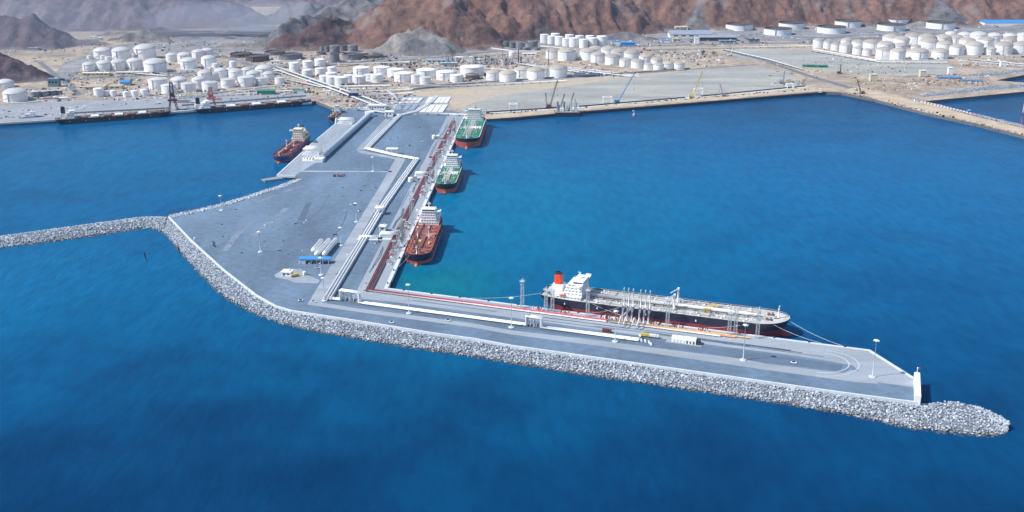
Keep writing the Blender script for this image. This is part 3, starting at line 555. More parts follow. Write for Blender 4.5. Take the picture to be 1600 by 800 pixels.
WINB = mat('cabin_window', (.16, .20, .25), .2, var=.2, scale=.5)
def hull_hb(t, k, B):
    hb = B / 2
    if t > .70:
        s = min(1, (t - .70) / .30); n = 1.75 + 1.0 * k; hb *= max(0, 1 - s ** n) ** (.78 - .22 * k)
    if t < -.70:
        s = min(1, (-.70 - t) / .30); hb *= 1 - (.80 - .52 * k) * s ** 1.7
    return hb
def make_ship(name, label, L, B, D, zb, loc, rz, hullm, bootm, deckm, housem, kind='tanker', funnelm=FUNNEL, house=(-.44, -.33, 17), tiers=5, fpos=None, fh=None, group=None, gunm=None, gear=GREYP, cranes=2, funnel_k=1.0, tank_dome=None):
    root = thing(name, label, 'ship', loc, rz, group)
    ts = [-1, -.97, -.93, -.88, -.8, -.7, -.5, -.25, 0, .25, .5, .7, .76, .82, .87, .91, .945, .97, .985, .995, 1]
    def pt(t, z, side):
        k = min(1, max(0, z / D)); s = max(0, (t - .70) / .30); sheer = (s ** 2) * .10 * D * k
        s2 = max(0, (-.7 - t) / .3); x = t * L / 2 - s * (1 - k) * .030 * L + s2 * (1 - k) * .03 * L
        return (x, side * hull_hb(t, k, B), z + sheer)
    def band(z_levels, m, nm):
        b = MB()
        for side in (1, -1):
            vs = [pt(t, z, side) for z in z_levels for t in ts]; n = len(ts); fs = []
            for i in range(len(z_levels) - 1):
                for j in range(n - 1):
                    q = (i * n + j, i * n + j + 1, (i + 1) * n + j + 1, (i + 1) * n + j); fs.append(q if side < 0 else q[::-1])
            b.add(vs, fs, 0, True)
        vs = [pt(-1, z, s_) for z in z_levels for s_ in (-1, 1)]
        b.add(vs, [(2 * i, 2 * i + 2, 2 * i + 3, 2 * i + 1) for i in range(len(z_levels) - 1)])
        return b.build(nm, m, root)
    rim = D + .9
    hull = band([zb, (zb + D) / 2, D, rim], hullm, 'hull')
    bt = band([-2.5, -.8, .3, zb], bootm, 'boot_topping')
    bl = MB(); r = .055 * B + .6
    prof = [(.05, -1), (.5, -.8), (.85, -.45), (1, 0), (.9, .5), (.6, .85), (.05, 1)]
    vs = []; n = 10
    for (rr, zz) in prof:
        for j in range(n): a = 6.2832 * j / n; vs.append((L * .475 + zz * .035 * L, rr * r * math.cos(a), -.2 + rr * r * math.sin(a)))
    bl.add(vs, [(i * n + j, i * n + (j + 1) % n, (i + 1) * n + (j + 1) % n, (i + 1) * n + j) for i in range(6) for j in range(n)], 0, True); bl.build('bulb', bootm, bt)
    # deck plate and pale gunwale
    dp = [pt(t, D, 1) for t in ts] + [pt(t, D, -1) for t in reversed(ts[:-1])]; dp2 = [(x * .998, y * .985, z) for x, y, z in dp]
    n = len(ts); b = MB(); vs = [(pt(t, D, s_)[0] * .998, pt(t, D, s_)[1] * .98, pt(t, D, s_)[2]) for t in ts for s_ in (1, -1)]
    b.add(vs, [(2 * i, 2 * i + 1, 2 * i + 3, 2 * i + 2) for i in range(n - 1)]); deck = b.build('deck', deckm, root)
    b = MB(); wv = max(.35, B * .018)
    for side in (1, -1):
        vs = []
        for t in ts:
            x, y, z = pt(t, rim, side); vs += [(x, y + .05 * side, z + .05), (x - (wv if t > .99 else 0), y - side * min(abs(y), wv), z + .05)]
        b.add(vs, [((2 * i, 2 * i + 1, 2 * i + 3, 2 * i + 2) if side > 0 else (2 * i, 2 * i + 2, 2 * i + 3, 2 * i + 1)) for i in range(n - 1)])
    b.build('gunwale', gunm or deckm, root)
    # forecastle gear
    fx = L * .43; zf = D + .06 * D
    b = MB()
    for sy in (-1, 1):
        b.tube([(fx, sy * B * .10, zf + .9), (fx, sy * B * .22, zf + .9)], .8, 8); b.box((fx - 3, sy * B * .16, zf + .5), (2.4, 3.0, 1.4)); b.tube([(fx + 2, sy * B * .05, zf), (fx + 6, sy * B * .04, zf + .5)], .35, 6)
    b.build('windlass', DKBR if kind != 'bulk' else DARK, root)
    fm = MB(); fm.tube([(L * .455, 0, zf), (L * .455, 0, zf + D * .75)], .55 * B / 38 + .2, 8, r2=.3); fm.box((L * .455, 0, zf + D * .6), (1.2, 2.6, .3)); fm.box((L * .455 + .4, 0, zf + D * .78), (.9, .9, .9))
    fm.build('foremast', housem, root)
    # accommodation
    hx0, hx1, hh = house[0] * L, house[1] * L, house[2]; hl = hx1 - hx0; th = hh / tiers
    ac = MB(); win = MB(); rails = MB(); z = D
    for k in range(tiers):
        wd = B * (.80 if k == 0 else .66 - .035 * k); a0 = hx0 + hl * (.0 if k == 0 else .20 + .05 * k)
        ac.box(((a0 + hx1) / 2, 0, z + th / 2 + (.005 if k else 0)), (hx1 - a0 - .1 * k, wd, th))
        ac.box(((a0 + hx1) / 2, 0, z + th - .02), (hx1 - a0 + .5 - .1 * k, wd + .7, .2))
        nwin = max(4, int(wd / 2.6))
        for j in range(nwin):
            y = -wd / 2 + wd * (j + .5) / nwin; win.box((hx1 - .05 * k + .04, y, z + th * .58), (.12, wd / nwin * .45, th * .28))
        for sy in (-1, 1):
            m_ = max(3, int((hx1 - a0) / 3))
            for j in range(m_): win.box((a0 + (hx1 - a0) * (j + .5) / m_, sy * (wd / 2 + .03), z + th * .58), ((hx1 - a0) / m_ * .4, .12, th * .28))
            rails.tube([(a0, sy * (wd / 2 + .6), z + th + 1.1), (hx1 + .4, sy * (wd / 2 + .6), z + th + 1.1)], .06, 4, caps=False)
        z += th
    acc = ac.build('accommodation', housem, root); win.build('window_row', WINB, acc); rails.build('railing', WHITE, acc)
    br = MB(); bw = B * .99; bl_ = hl * .42
    br.box((hx1 - bl_ / 2 + .5, 0, z + 1.4), (bl_, B * .52, 2.8)); br.box((hx1 - bl_ * .3 + .6, 0, z + .25), (bl_ * .55, bw, .5)); br.box((hx1 - bl_ / 2 + .5, 0, z + 2.95), (bl_ + .8, B * .55, .3))
    for sy in (-1, 1): br.box((hx1 - bl_ * .3 + .6, sy * (bw / 2 - .9), z + 1.0), (bl_ * .5, 1.7, 1.2))
    bro = br.build('bridge', housem, root)
    b = MB(); b.box((hx1 + .55, 0, z + 1.75), (.12, B * .48, .9))
    for sy in (-1, 1): b.box((hx1 - bl_ / 2 + .5, sy * B * .262, z + 1.75), (bl_ * .8, .12, .9))
    b.build('window_row', GLASS, bro)
    mz = z + 3.1; mt = MB(); mx_ = hx1 - bl_ * .6; mh = max(5, hh * .5)
    mt.tube([(mx_, 0, mz), (mx_, 0, mz + mh)], .55 * B / 30, 8, r2=.25); mt.box((mx_, 0, mz + mh * .55), (1.0, 5 * B / 38 + 1, .3)); mt.box((mx_ + .9, 0, mz + mh * .75), (.4, 3.4 * B / 38 + .6, .5)); mt.lathe([(.7, 0), (.8, .6), (.3, 1.3)], 10, (mx_, 1.6, mz + mh * .56)); mt.box((mx_ - .4, 0, mz + mh * .9), (2.0, .3, .3))
    mt.build('radar_mast', housem, root)
    # funnel
    fxp = fpos * L if fpos is not None else hx0 + hl * .05; fhh = fh or hh * 1.12; fl, fw = hl * .36 * funnel_k, B * .17 * funnel_k
    fu = MB(); fu.box((fxp, 0, D + fhh * .22), (fl * 1.5, fw * 2.2, fhh * .44)); fu.build('engine_casing', housem, root)
    fu = MB(); vs = []
    for zz, kk in ((D + fhh * .30, 1.08), (D + fhh * .92, 1.0)):
        for j in range(12): a = 6.2832 * j / 12; vs.append((fxp + fl / 2 * kk * max(-1, min(1, 1.25 * math.cos(a))), fw / 2 * kk * max(-1, min(1, 1.25 * math.sin(a))), zz))
    fu.add(vs, [(j, (j + 1) % 12, 12 + (j + 1) % 12, 12 + j) for j in range(12)] + [tuple(range(12, 24))]); fo = fu.build('funnel', funnelm, root)
    fu = MB(); fu.box((fxp, 0, D + fhh * .95), (fl * .92, fw * .92, fhh * .08))
    for dx in (-.2, .1): fu.tube([(fxp + fl * dx, 0, D + fhh * .95), (fxp + fl * dx, 0, D + fhh * 1.06)], fw * .16, 8)
    fu.build('funnel_cap', DARK, fo)
    for sy in (-1, 1):
        lb = MB(); x0 = hx0 + hl * .28; y0 = sy * B * .41; zz = D + th * 1.55; q = max(3.2, hl * .3)
        vs = []
        for (u, rr) in ((-1, .15), (-.75, .75), (-.3, 1), (.3, 1), (.75, .75), (1, .15)):
            for j in range(8): a = 6.2832 * j / 8; vs.append((x0 + u * q / 2, y0 + rr * q * .17 * math.cos(a), zz + rr * q * .17 * math.sin(a)))
        lb.add(vs, [(i * 8 + j, i * 8 + (j + 1) % 8, (i + 1) * 8 + (j + 1) % 8, (i + 1) * 8 + j) for i in range(5) for j in range(8)], 0, True); lo = lb.build('lifeboat', LIFEB, root)
        b = MB()
        for dx in (-.35, .35): b.tube([(x0 + dx * q, sy * B * .36, D + th), (x0 + dx * q, sy * B * .36, zz + q * .3), (x0 + dx * q, y0, zz + q * .32)], .18, 4)
        b.build('davit', housem, lo)
    # stern gear
    b = MB()
    for sy in (-1, 1): b.tube([(-L * .475, sy * B * .08, D + .7), (-L * .475, sy * B * .2, D + .7)], .7, 8); b.box((-L * .462, sy * B * .24, D + .5), (2, 1.5, 1))
    b.build('stern_winch', DKBR, root)
    c0, c1 = hx1 + L * .02, L * .40
    if kind == 'tanker':
        b = MB(); npipe = 6
        for j in range(npipe):
            y = (j - (npipe - 1) / 2) * B * .035; b.tube([(c0, y, D + 1.5), (c1 - (j % 3) * 6, y, D + 1.5)], .28 + .06 * (j % 2), 6)
        for k in range(int((c1 - c0) / 9)): b.box((c0 + 4 + 9 * k, 0, D + .75), (.5, B * .24, 1.1))
        b.build('cargo_pipes', gear, root)
        b = MB(); b.box(((c0 + c1) / 2, -B * .16, D + 2.4), (c1 - c0, 1.3, .18))
        for k in range(int((c1 - c0) / 11)): b.box((c0 + 5 + 11 * k, -B * .16, D + 1.2), (.3, 1.0, 2.3))
        b.tube([(c0, -B * .16 - .6, D + 3.4), (c1, -B * .16 - .6, D + 3.4)], .07, 4, caps=False); b.tube([(c0, -B * .16 + .6, D + 3.4), (c1, -B * .16 + .6, D + 3.4)], .07, 4, caps=False)
        b.build('catwalk', DARK if deckm in (DKBEIGE, DKRED) else GREYP, root)
        b = MB(); mx0 = L * .03
        for k in range(6): b.tube([(mx0 + (k - 2.5) * 2.2, -B * .44, D + 1.9), (mx0 + (k - 2.5) * 2.2, B * .44, D + 1.9)], .34, 6)
        for sy in (-1, 1): b.box((mx0, sy * B * .40, D + .7), (16, B * .06, .8)); b.box((mx0, sy * B * .30, D + 1.0), (13, .5, 2.0))
        b.build('manifold', gear, root)
        rr = random.Random(int(L * 10)); b = MB(); ribs = MB()
        nt_ = 7
        for k in range(nt_):
            x = c0 + (c1 - c0) * (k + .5) / nt_
            for sy in (-1, 1):
                for yy in (.27, .40):
                    b.lathe([(.9, 0), (.9, 1.0), (.55, 1.3)], 8, (x + rr.uniform(-4, 4), sy * B * yy, D)); b.box((x + rr.uniform(-6, 6), sy * B * (yy - .05), D + .5), (1.4, 1.2, 1.0))
                b.tube([(x + 3, sy * B * .33, D), (x + 3, sy * B * .33, D + 3.4)], .22, 5)
            ribs.box((c0 + (c1 - c0) * k / nt_, 0, D + .22), (.45, B * .90, .42))
        b.build('tank_hatches', deckm if deckm is DKGREEN else gear, root); ribs.build('deck_ribs', deckm, deck)
        b = MB()
        for yy in (-.36, -.08, .09, .20, .36): b.tube([(c0 + rr.uniform(0, 8), B * yy, D + .7), (c1 - rr.uniform(0, 20), B * yy, D + .7)], .2, 5)
        for k in range(12): x = c0 + (c1 - c0) * (k + .2 + .6 * rr.random()) / 12; b.tube([(x, -B * rr.uniform(.1, .42), D + .9), (x, B * rr.uniform(.1, .42), D + .9)], .18, 5)
        for k in range(26): b.box((rr.uniform(c0, c1), B * rr.uniform(-.42, .42), D + .6), (rr.uniform(.8, 2.6), rr.uniform(.6, 1.8), rr.uniform(.6, 1.8)))
        o_ = b.build('deck_fittings', STEEL if deckm is DKBEIGE else (GREYP if deckm is DKGREEN else DKBR), deck); o_['kind'] = 'stuff'
        for k in range(cranes):
            x, sy = mx0 + 5, (1, -1)[k]; cr = MB(); ch = D * .75 + 3
            cr.tube([(x, sy * B * .22, D), (x, sy * B * .22, D + ch)], .9 * B / 38 + .15, 8, r2=.6 * B / 38 + .15); cr.box((x, sy * B * .22, D + ch + .6), (1.8, 1.8, 1.4)); cr.lattice((x, sy * B * .22, D + ch + .4), (x - 7 * B / 38, sy * B * .22, D + ch * .5 + 2), .9, .5, 4, .12)
            cr.build('hose_crane', OFFWH, root)
        b = MB(); b.box((L * .18, -B * .06, D + 1.2), (6, 3, 2.2)); b.box((L * .2, B * .30, D + .6), (9, 1.6, .9)); b.build('deck_locker', YELL, root)
    elif kind == 'bulk':
        nh = 7
        for k in range(nh):
            x = c0 + (c1 - c0) * (k + .5) / nh; b = MB(); hw = (c1 - c0) / nh * .62
            b.box((x, 0, D + .9), (hw, B * .58, 1.8)); b.box((x, 0, D + 1.95), (hw + .8, B * .60, .3)); 
            for j in range(4): b.box((x - hw * .4 + hw * .27 * j, 0, D + 2.2), (.3, B * .58, .22))
            b.build('hatch_cover', OFFWH if k % 2 else DKBR, root)
        if cranes:
            for k in range(4):
                x = c0 + (c1 - c0) * (k * 1.6 + 1) / nh; cr = MB(); cr.tube([(x, 0, D), (x, 0, D + 10)], 1.2, 8); cr.box((x, 0, D + 11.5), (3, 3, 3)); cr.lattice((x + 1, 0, D + 11), (x + 17, 0, D + 8), 1.4, .6, 5, .16); cr.build('deck_crane', OFFWH, root)
    # white draught marks on the hull
    b = MB()
    for t in (-.78, -.5, -.1, .3, .62):
        for side in (-1, 1): x, y, z_ = pt(t, (D + zb) / 2, side); b.box((x, y + side * .06, z_), (.9, .14, 1.7))
    b.build('draught_mark', WHITE, hull)
    return root

c = Eq(256, 23.2)
make_ship('tanker', 'long tanker with navy hull, beige deck and red funnel at the outer quay', 216, 38, 13.6, 7.2, (*c, 0), AE, NAVY, BOOT, DKBEIGE, WHITE, house=(-.43, -.325, 12.5), tiers=5, fpos=-.44, fh=19, gunm=DKBEIGE, gear=OFFWH, funnel_k=.80)
c = N(80 + 71, 17.6)
make_ship('tanker', 'tanker with rust red deck moored nearest the quay corner', 142, 27.5, 10.5, 3.6, (*c, 0), AN + math.pi, NAVY, BOOTO, DKRED, WHITE, house=(-.44, -.27, 15), tiers=5, gear=PINKP, funnelm=mat('grey_funnel', (.3, .3, .33), .6), gunm=DKRED)
c = N(360 + 63, 17.0)
make_ship('tanker', 'green decked tanker moored behind the red decked one', 126, 26.5, 11, 5.0, (*c, 0), AN + math.pi, BLACKH, BOOTO, DKGREEN, WHITE, house=(-.44, -.24, 14), tiers=5, gear=OFFWH, funnelm=mat('orange_funnel', (.6, .22, .10), .6), gunm=OFFWH)
c = N(617 + 92, 22.0)
make_ship('tanker', 'broad green decked tanker farthest along the quay by the shore', 178, 37, 13.5, 8.6, (*c, 0), AN + math.pi, BLACKH, BOOTO, DKGREEN, OFFWH, house=(-.45, -.33, 15), tiers=5, gear=OFFWH, funnelm=DARK, gunm=OFFWH)
def ship_between(bow, stern, z=0):
    a, s_ = Vector(g(*bow, z)), Vector(g(*stern, z)); return ((a + s_) / 2), (a - s_).length, math.atan2((a - s_).y, (a - s_).x)
m_, l_, r_ = ship_between((441, 262), (474, 218)); jd = (Vector(g(524, 194)) - Vector(g(433, 273.5))).normalized(); ja = math.atan2(jd.y, jd.x) + math.pi
make_ship('tanker', 'small maroon decked tanker with cream wheelhouse at the left jetty', 150, 24, 8.5, 2.2, (m_.x - 3, m_.y + 8, 0), ja, mat('blue_hull', (.03, .06, .16), .5), BOOTO, DKMAR, CREAMH, house=(-.44, -.22, 15), tiers=4, gear=MAROON, funnelm=CREAMH, gunm=DKMAR)
q = g(520, 195, 0)
make_ship('coaster', 'small grey coaster at the inner end of the left jetty', 70, 13, 6, 1.5, (q[0] - 5, q[1] + 62, 0), ja, mat('purple_grey_hull', (.07, .05, .09), .6), BOOT, STEEL, OFFWH, house=(-.42, -.2, 9), tiers=3, gear=RUST, funnelm=RUST, gunm=OFFWH)
m_, l_, r_ = ship_between((268, 180), (88, 193.5))
make_ship('bulk_carrier', 'dark bulk carrier with black funnel at the far left quay', l_, 26, 7.5, 1.2, (m_.x, m_.y - 1, 0), r_, BLACKH, BLACKH, DKBR, OFFWH, 'bulk', DARK, house=(-.44, -.34, 10), tiers=4, fpos=-.43, fh=20, cranes=0, gunm=DKBR)
m_, l_, r_ = ship_between((487, 162.5), (305, 177))
make_ship('bulk_carrier', 'dark bulk carrier moored ahead beneath the ship loaders', l_, 26, 7.5, 1.2, (m_.x, m_.y - 1, 0), r_, BLACKH, BLACKH, DKBR, WHITE, 'bulk', DARK, house=(-.47, -.38, 10), tiers=4, fpos=-.47, fh=19, cranes=0, gunm=DKBR)
m_, l_, r_ = ship_between((66, 187), (30, 189.5))
make_ship('workboat', 'white and blue workboat at the far left quay', l_, 9, 5, 2.4, (m_.x, m_.y + 2, 0), r_, mat('bright_blue_hull', (.03, .12, .5), .5), WHITE, OFFWH, WHITE, 'boat', WHITE, house=(-.35, .2, 6), tiers=2, gunm=BLUER)
make_ship('tugboat', 'small white launch lying off the right end of the shore', 16, 5, 1.8, .6, (*g(1281, 147.5, 0), 0), .2, WHITE, WHITE, OFFWH, WHITE, 'boat', WHITE, house=(-.2, .15, 2.4), tiers=1)
make_ship('motor_launch', 'tiny white launch alone in the middle of the harbour', 9, 3, 1.2, .4, (*g(990, 182, 0), 0), 1.2, WHITE, WHITE, OFFWH, WHITE, 'boat', WHITE, house=(-.2, .15, 1.8), tiers=1)
# wash barge at the left jetty foot and pontoons at the shore
for (x, y, L_, B_, lab, mm) in ((427, 281, 28, 12, 'low grey pontoon at the tip of the left jetty', STEEL), (762, 187.5, 34, 12, 'dark pontoon beside the broad green tanker', DARK), (783, 186.5, 34, 11, 'dark landing barge touching the far shore', BLACKH)):
    p = g(x, y, 0); t = thing('pontoon', lab, 'pontoon', (*p, 0), .35 if x > 500 else .6, 'pontoons')
    b = MB(); b.box((0, 0, .6), (L_, B_, 2.6), top=1.02); b.build('pontoon_hull', mm, t); MB().box((0, 0, 2.0), (L_ - 1, B_ - 1, .2)).build('deck', STEEL, t)
    b = MB(); [b.tube([(sx * L_ * .42, sy * B_ * .4, 2), (sx * L_ * .42, sy * B_ * .4, 3)], .4, 6) for sx in (-1, 1) for sy in (-1, 1)]; b.build('bollard', DARK, t)
# jack-up barge with its cranes
p = g(886, 180.5, 0); jb = thing('jackup_barge', 'jack-up work barge with tall legs off the far shore', 'barge', (*p, 0), .05)
MB().box((0, 2, 3.6), (42, 26, 7)).build('barge_hull', mat('barge_hull', (.035, .022, .03), .7), jb); MB().box((0, 2, 7.2), (41, 25, .3)).build('deck', STEEL, jb)
for sx, sy, h in ((-15, -5, 20), (15, -5, 24), (15, 13, 26), (-15, 13, 22), (6, -5, 27), (-4, 13, 22)):
    b = MB(); b.lattice((sx, sy, -2), (sx, sy, h), 2.4, 2.4, 7, .3); b.tube([(sx, sy, -2), (sx, sy, h)], .8, 6); b.build('leg', STEEL if sx < 0 else OFFWH, jb)
b = MB(); b.box((-9, 6, 9), (8, 9, 5.5)); b.box((-9, 6, 12.6), (5, 6, 2)); b.build('deckhouse', WHITE, jb)
for x0, x1, h in ((-13, -4, 36), (3, 12, 38)):
    b = MB(); b.lattice((x0, 4, 7), (x1, 8, h), 1.9, 1.0, 9, .3); b.build('crane_boom', DARK, jb); MB().box((x0, 4, 8), (4, 4, 3)).build('crane_cab', DARK, jb)

# mooring lines of the long tanker
def rope(a, c, label, sag=1.0, r=.11, m=OFFWH):
    A, C = Vector(a), Vector(c); pts = [A.lerp(C, k / 8) - Vector((0, 0, sag * 4 * (k / 8) * (1 - k / 8))) for k in range(9)]
    return tag(MB().tube(pts, r, 5).build('mooring_line', m), label, 'rope', 'mooring lines')
rope((*Eq(361, 23), 14.6), (*Eq(408, .5), 6.2), 'long mooring line from the red funnel tanker bow to the outer quay', 2)
rope((*Eq(352, 8), 14), (*Eq(392, .5), 6.2), 'shorter mooring line under the bow of the red funnel tanker', 1.5)
rope((*Eq(334, 4.3), 13.8), (*Eq(296, .5), 6.2), 'spring line along the forward hull of the red funnel tanker', 1)
rope((*Eq(222, 4.1), 13.8), (*Eq(196, .5), 6.2), 'spring line amidships on the red funnel tanker', 1)
rope((*Eq(198, 4.1), 13.8), (*Eq(236, .5), 6.2), 'crossing spring line ahead of the white wheelhouse', 1)
rope((*Eq(150, 18), 13.8), (*Eq(84, .5), 6.2), 'stern line of the red funnel tanker towards the quay corner', 2)
rope((*N(90, 12), 11), (*N(48, .5), 6.2), 'bow line of the rust red decked tanker', 1)

# ================================================================== STORAGE TANKS
NSEG = 28
def me_shell(m, key):
    def f():
        b = MB(); b.lathe([(1, 0), (1, 1)], NSEG, close=False); b.lathe([(1.02, 0), (1.02, .03), (1, .03)], NSEG, close=False, smooth=False); b.lathe([(1.001, .9), (1.012, .905), (1.012, .93), (1.001, .935)], NSEG, close=False, smooth=False); return b.mesh('shell', m)
    return cached(('shell', key), f)
def me_roof(kind, m):
    def f():
        b = MB()
        if kind == 'dome': b.lathe([(1.03, -.02), (1.03, .015), (.93, .115), (.78, .21), (.58, .29), (.36, .345), (.15, .37), (.05, .372)], NSEG, smooth=True); b.lathe([(.07, .37), (.07, .41), (.03, .43)], 8)
        elif kind == 'cone': b.lathe([(1.02, -.01), (1.02, .02), (.5, .13), (.04, .20)], NSEG, smooth=False); b.lathe([(.06, .19), (.06, .24)], 8)
        elif kind == 'flat': b.lathe([(1.015, -.01), (1.015, .02), (.5, .055), (.03, .085)], NSEG, smooth=True); b.lathe([(.05, .08), (.05, .12)], 8); b.lathe([(.05, .04), (.05, .10)], 8, (.6, .3, 0))
        elif kind == 'float': b.lathe([(1.03, -.03), (1.03, .0), (.97, .0), (.96, -.06), (.90, -.08), (.89, -.10), (.05, -.10)], NSEG, smooth=False); b.tube([(.9, 0, .0), (.1, 0, -.1)], .02, 4)
        return b.mesh('roof', m)
    return cached(('roof', kind, m.name), f)
def me_stair():
    def f():
        b = MB(); n = 14
        for k in range(n):
            a0 = -2.5 + 1.9 * k / n; a1 = -2.5 + 1.9 * (k + 1) / n; z0, z1 = k / n, (k + 1) / n; vs = []
            for (a, z) in ((a0, z0), (a1, z1)):
                for r in (1.004, 1.025): vs += [(r * math.cos(a), r * math.sin(a), z), (r * math.cos(a), r * math.sin(a), z + .045)]
            b.add(vs, [(0, 4, 5, 1), (2, 3, 7, 6), (1, 5, 7, 3), (0, 2, 6, 4)])
        return b.mesh('stair', OFFWH)
    return cached('stair', f)
def me_rail():
    def f():
        b = MB(); b.lathe([(1.03, .0), (1.03, .035), (1.02, .035), (1.02, .0)], NSEG, close=False); return b.mesh('rim_rail', OFFWH)
    return cached('rail', f)
def me_ladder():
    def f():
        b = MB(); b.box((0, -1.03, .5), (.03, .05, 1.0)); b.box((.0, -1.02, 1.0), (.10, .08, .02)); return b.mesh('ladder', STEEL)
    return cached('ladder', f)
def tank(px, py, wpx, hr, kind, shellm, roofm, label, group, stairs=True):
    R = wpx * ppm(px, py) / 2; p = g(px, py); h = hr * 2 * R
    t = thing('storage_tank', label, 'storage tank', (p[0], p[1] + R, 5.0), 0, group)
    link('shell', me_shell(shellm, shellm.name), t, scale=(R, R, h)); ro = link('roof', me_roof(kind, roofm), t, (0, 0, h), scale=(R, R, R))
    if wpx >= 13 and kind != 'float':
        link('stair', me_stair(), t, scale=(R, R, h), rz=R_.uniform(-.5, .9))
        if kind != 'float' or wpx > 35: link('rim_rail', me_rail(), ro)
    if wpx >= 18 and R_.random() < .6: link('ladder', me_ladder(), t, scale=(R, R, h), rz=R_.uniform(-.5, .3))
    return t
def row(items, place, look, kind, hr, shellm, roofm, group):
    n = len(items)
    for i, it in enumerate(items):
        x, y, wd = it[:3]; h = it[3] if len(it) > 3 else hr
        if n == 1: lab = f'{look}, {place}'
        elif i == n - 1: lab = f'{look}, rightmost in {place}'
        elif i == 0: lab = f'{look}, leftmost in {place}'
        else: lab = f'{look}, {ORD[i]} from left in {place}'
        tank(x, y, wd, h, kind, shellm, roofm, lab, group)
G1 = 'tanks of the left tank farm'; G2 = 'tanks of the central tank farm'; G3 = 'cream domed tanks behind the reclaimed land'; G4 = 'tanks of the right tank farm'; G5 = 'wide floating roof tanks on the right'; G6 = 'dark tanks below the mountains'
row([(156, 92, 27, .42), (186, 95, 29, .50), (222, 93, 33, .48)], 'the back row below the conical hill', 'hazy white domed tank', 'dome', .45, TANKW, TANKDW, G1)
row([(139, 93, 9), (160, 93, 10), (168, 96, 11)], 'the trio of little tanks at far left', 'little white tank', 'flat', .6, TANKW, TANKDW, G1)
row([(136.5, 112, 20), (159, 111, 22), (182, 110, 23), (207, 109, 24), (238, 114.5, 35, .42)], 'the front row above the left road', 'pale domed tank', 'dome', .52, TANKW, TANKDW, G1)
row([(266, 97, 17), (286, 100, 22), (308, 94, 20), (322, 91, 19)], 'the upper group left of the brown tanks', 'pale domed tank', 'dome', .6, TANKW, TANKDW, G1)
row([(292, 108, 26, .45), (324, 106, 23), (336, 107, 12, .5)], 'the lower group left of the brown tanks', 'white domed tank', 'dome', .6, TANKW, TANKDW, G1)
row([(363, 106.5, 11)], 'alone on the bare ground right of the left domes', 'slim white tank', 'flat', .9, TANKW, TANKW, G1)
row([(243, 141.5, 29), (261, 147, 23), (292, 144.5, 23), (325, 143.5, 24), (354, 137.5, 22), (382, 136, 25), (407, 133.5, 19), (436, 131.5, 16)], 'the front row behind the left ship loaders', 'white cone roofed tank', 'cone', .55, TANKW, TANKDW, G1)
row([(277, 139, 26, .5), (309, 138, 22, .6), (318, 128, 22, .6), (343, 121, 20), (366, 124, 22), (394, 126.5, 22), (418, 125, 18)], 'the second row behind the left ship loaders', 'white round roofed tank', 'dome', .5, TANKW, TANKDW, G1)
row([(330, 127, 20), (358, 119, 18), (383, 118.5, 17), (410, 119, 27, .4)], 'the third row behind the left ship loaders', 'half hidden domed tank', 'dome', .5, TANKW, TANKDW, G1)
row([(17, 160, 36, .36)], 'by the quay at the far left edge', 'large pale domed tank', 'dome', .4, TANKW, TANKDW, G1)
row([(3, 138, 26, .3)], 'half cut by the left edge behind another dome', 'pale domed tank', 'dome', .4, TANKW, TANKDW, G1)
row([(53, 152.5, 14), (68, 151, 13), (80, 149.5, 12), (90.5, 148, 10)], 'the short line at far left', 'small grey cone topped tank', 'cone', .62, TANKG, TANKDW, G1)
row([(152, 152, 15), (165, 150.5, 9), (176, 150.5, 10), (196, 152.5, 10), (209, 152, 11), (224, 151, 12)], 'the small row just behind the left quay', 'small white cylinder tank', 'flat', .85, TANKW, TANKW, G1)
row([(373, 90.5, 34, .16), (398, 97.5, 37, .24)], 'the pair of brown tanks in the left middle', 'wide brown open topped tank', 'float', .2, TANKBR, TANKGR, G6)
row([(427, 86.5, 31, .15), (451, 94, 37, .20)], 'the pair just right of the brown tanks', 'wide dark grey open topped tank', 'float', .2, TANKG, TANKGR, G6)
row([(503, 80, 8, .8), (511, 82, 10, .9), (522, 83.5, 16, .7), (536, 80, 11, .7), (550.5, 81, 16, .6)], 'the dark row below the brown foothill', 'dark grey upright tank', 'flat', .7, TANKG, TANKGR, G6)
row([(501, 86, 15, .25), (522, 97.5, 15, .85), (550, 94, 33, .24), (578, 91.5, 38, .10)], 'the second dark row below the foothill', 'dark grey tank', 'float', .3, TANKG, TANKGR, G6)
row([(459, 111.5, 16.5, .75), (480, 107, 16.5), (499, 104.5, 17)], 'the back row left of centre', 'white upright tank', 'flat', .62, TANKW, TANKW, G2)
row([(479, 120.5, 16.5), (499.5, 118, 16.5), (518, 114.5, 14)], 'the middle row left of centre', 'white flat topped tank', 'flat', .62, TANKW, TANKW, G2)
row([(507, 129.5, 18), (518, 131.5, 19), (532, 134, 21), (560, 132, 21), (588, 129, 20)], 'the front row nearest the pipe corridor', 'white flat topped tank', 'flat', .55, TANKW, TANKW, G2)
row([(517, 125, 18), (545, 128, 17), (577, 127, 17)], 'the row behind corridor tanks', 'white flat topped tank', 'flat', .55, TANKW, TANKW, G2)
row([(563, 118, 25.5), (595, 117.5, 25.5), (617, 121, 26), (629, 128.5, 29)], 'the coned four at the centre', 'large white cone roofed tank', 'cone', .42, TANKW, TANKW, G2)
row([(649, 130.5, 14.5, .85), (664, 133, 18, .6)], 'the close pair in front of wide white tanks', 'small coned white tank', 'cone', .7, TANKW, TANKDW, G2)
row([(666, 123, 33), (697, 126, 33), (737, 120, 37)], 'the wide group behind the sandy ground', 'wide white flat tank', 'flat', .36, TANKW, TANKW, G2)
row([(713, 128.5, 20)], 'in front of the wide white tanks', 'small white drum tank', 'flat', .5, TANKW, TANKW, G2)
row([(738, 125, 22)], 'beside the small white drum', 'single brown tank', 'flat', .34, TANKBR, TANKBR, G2)
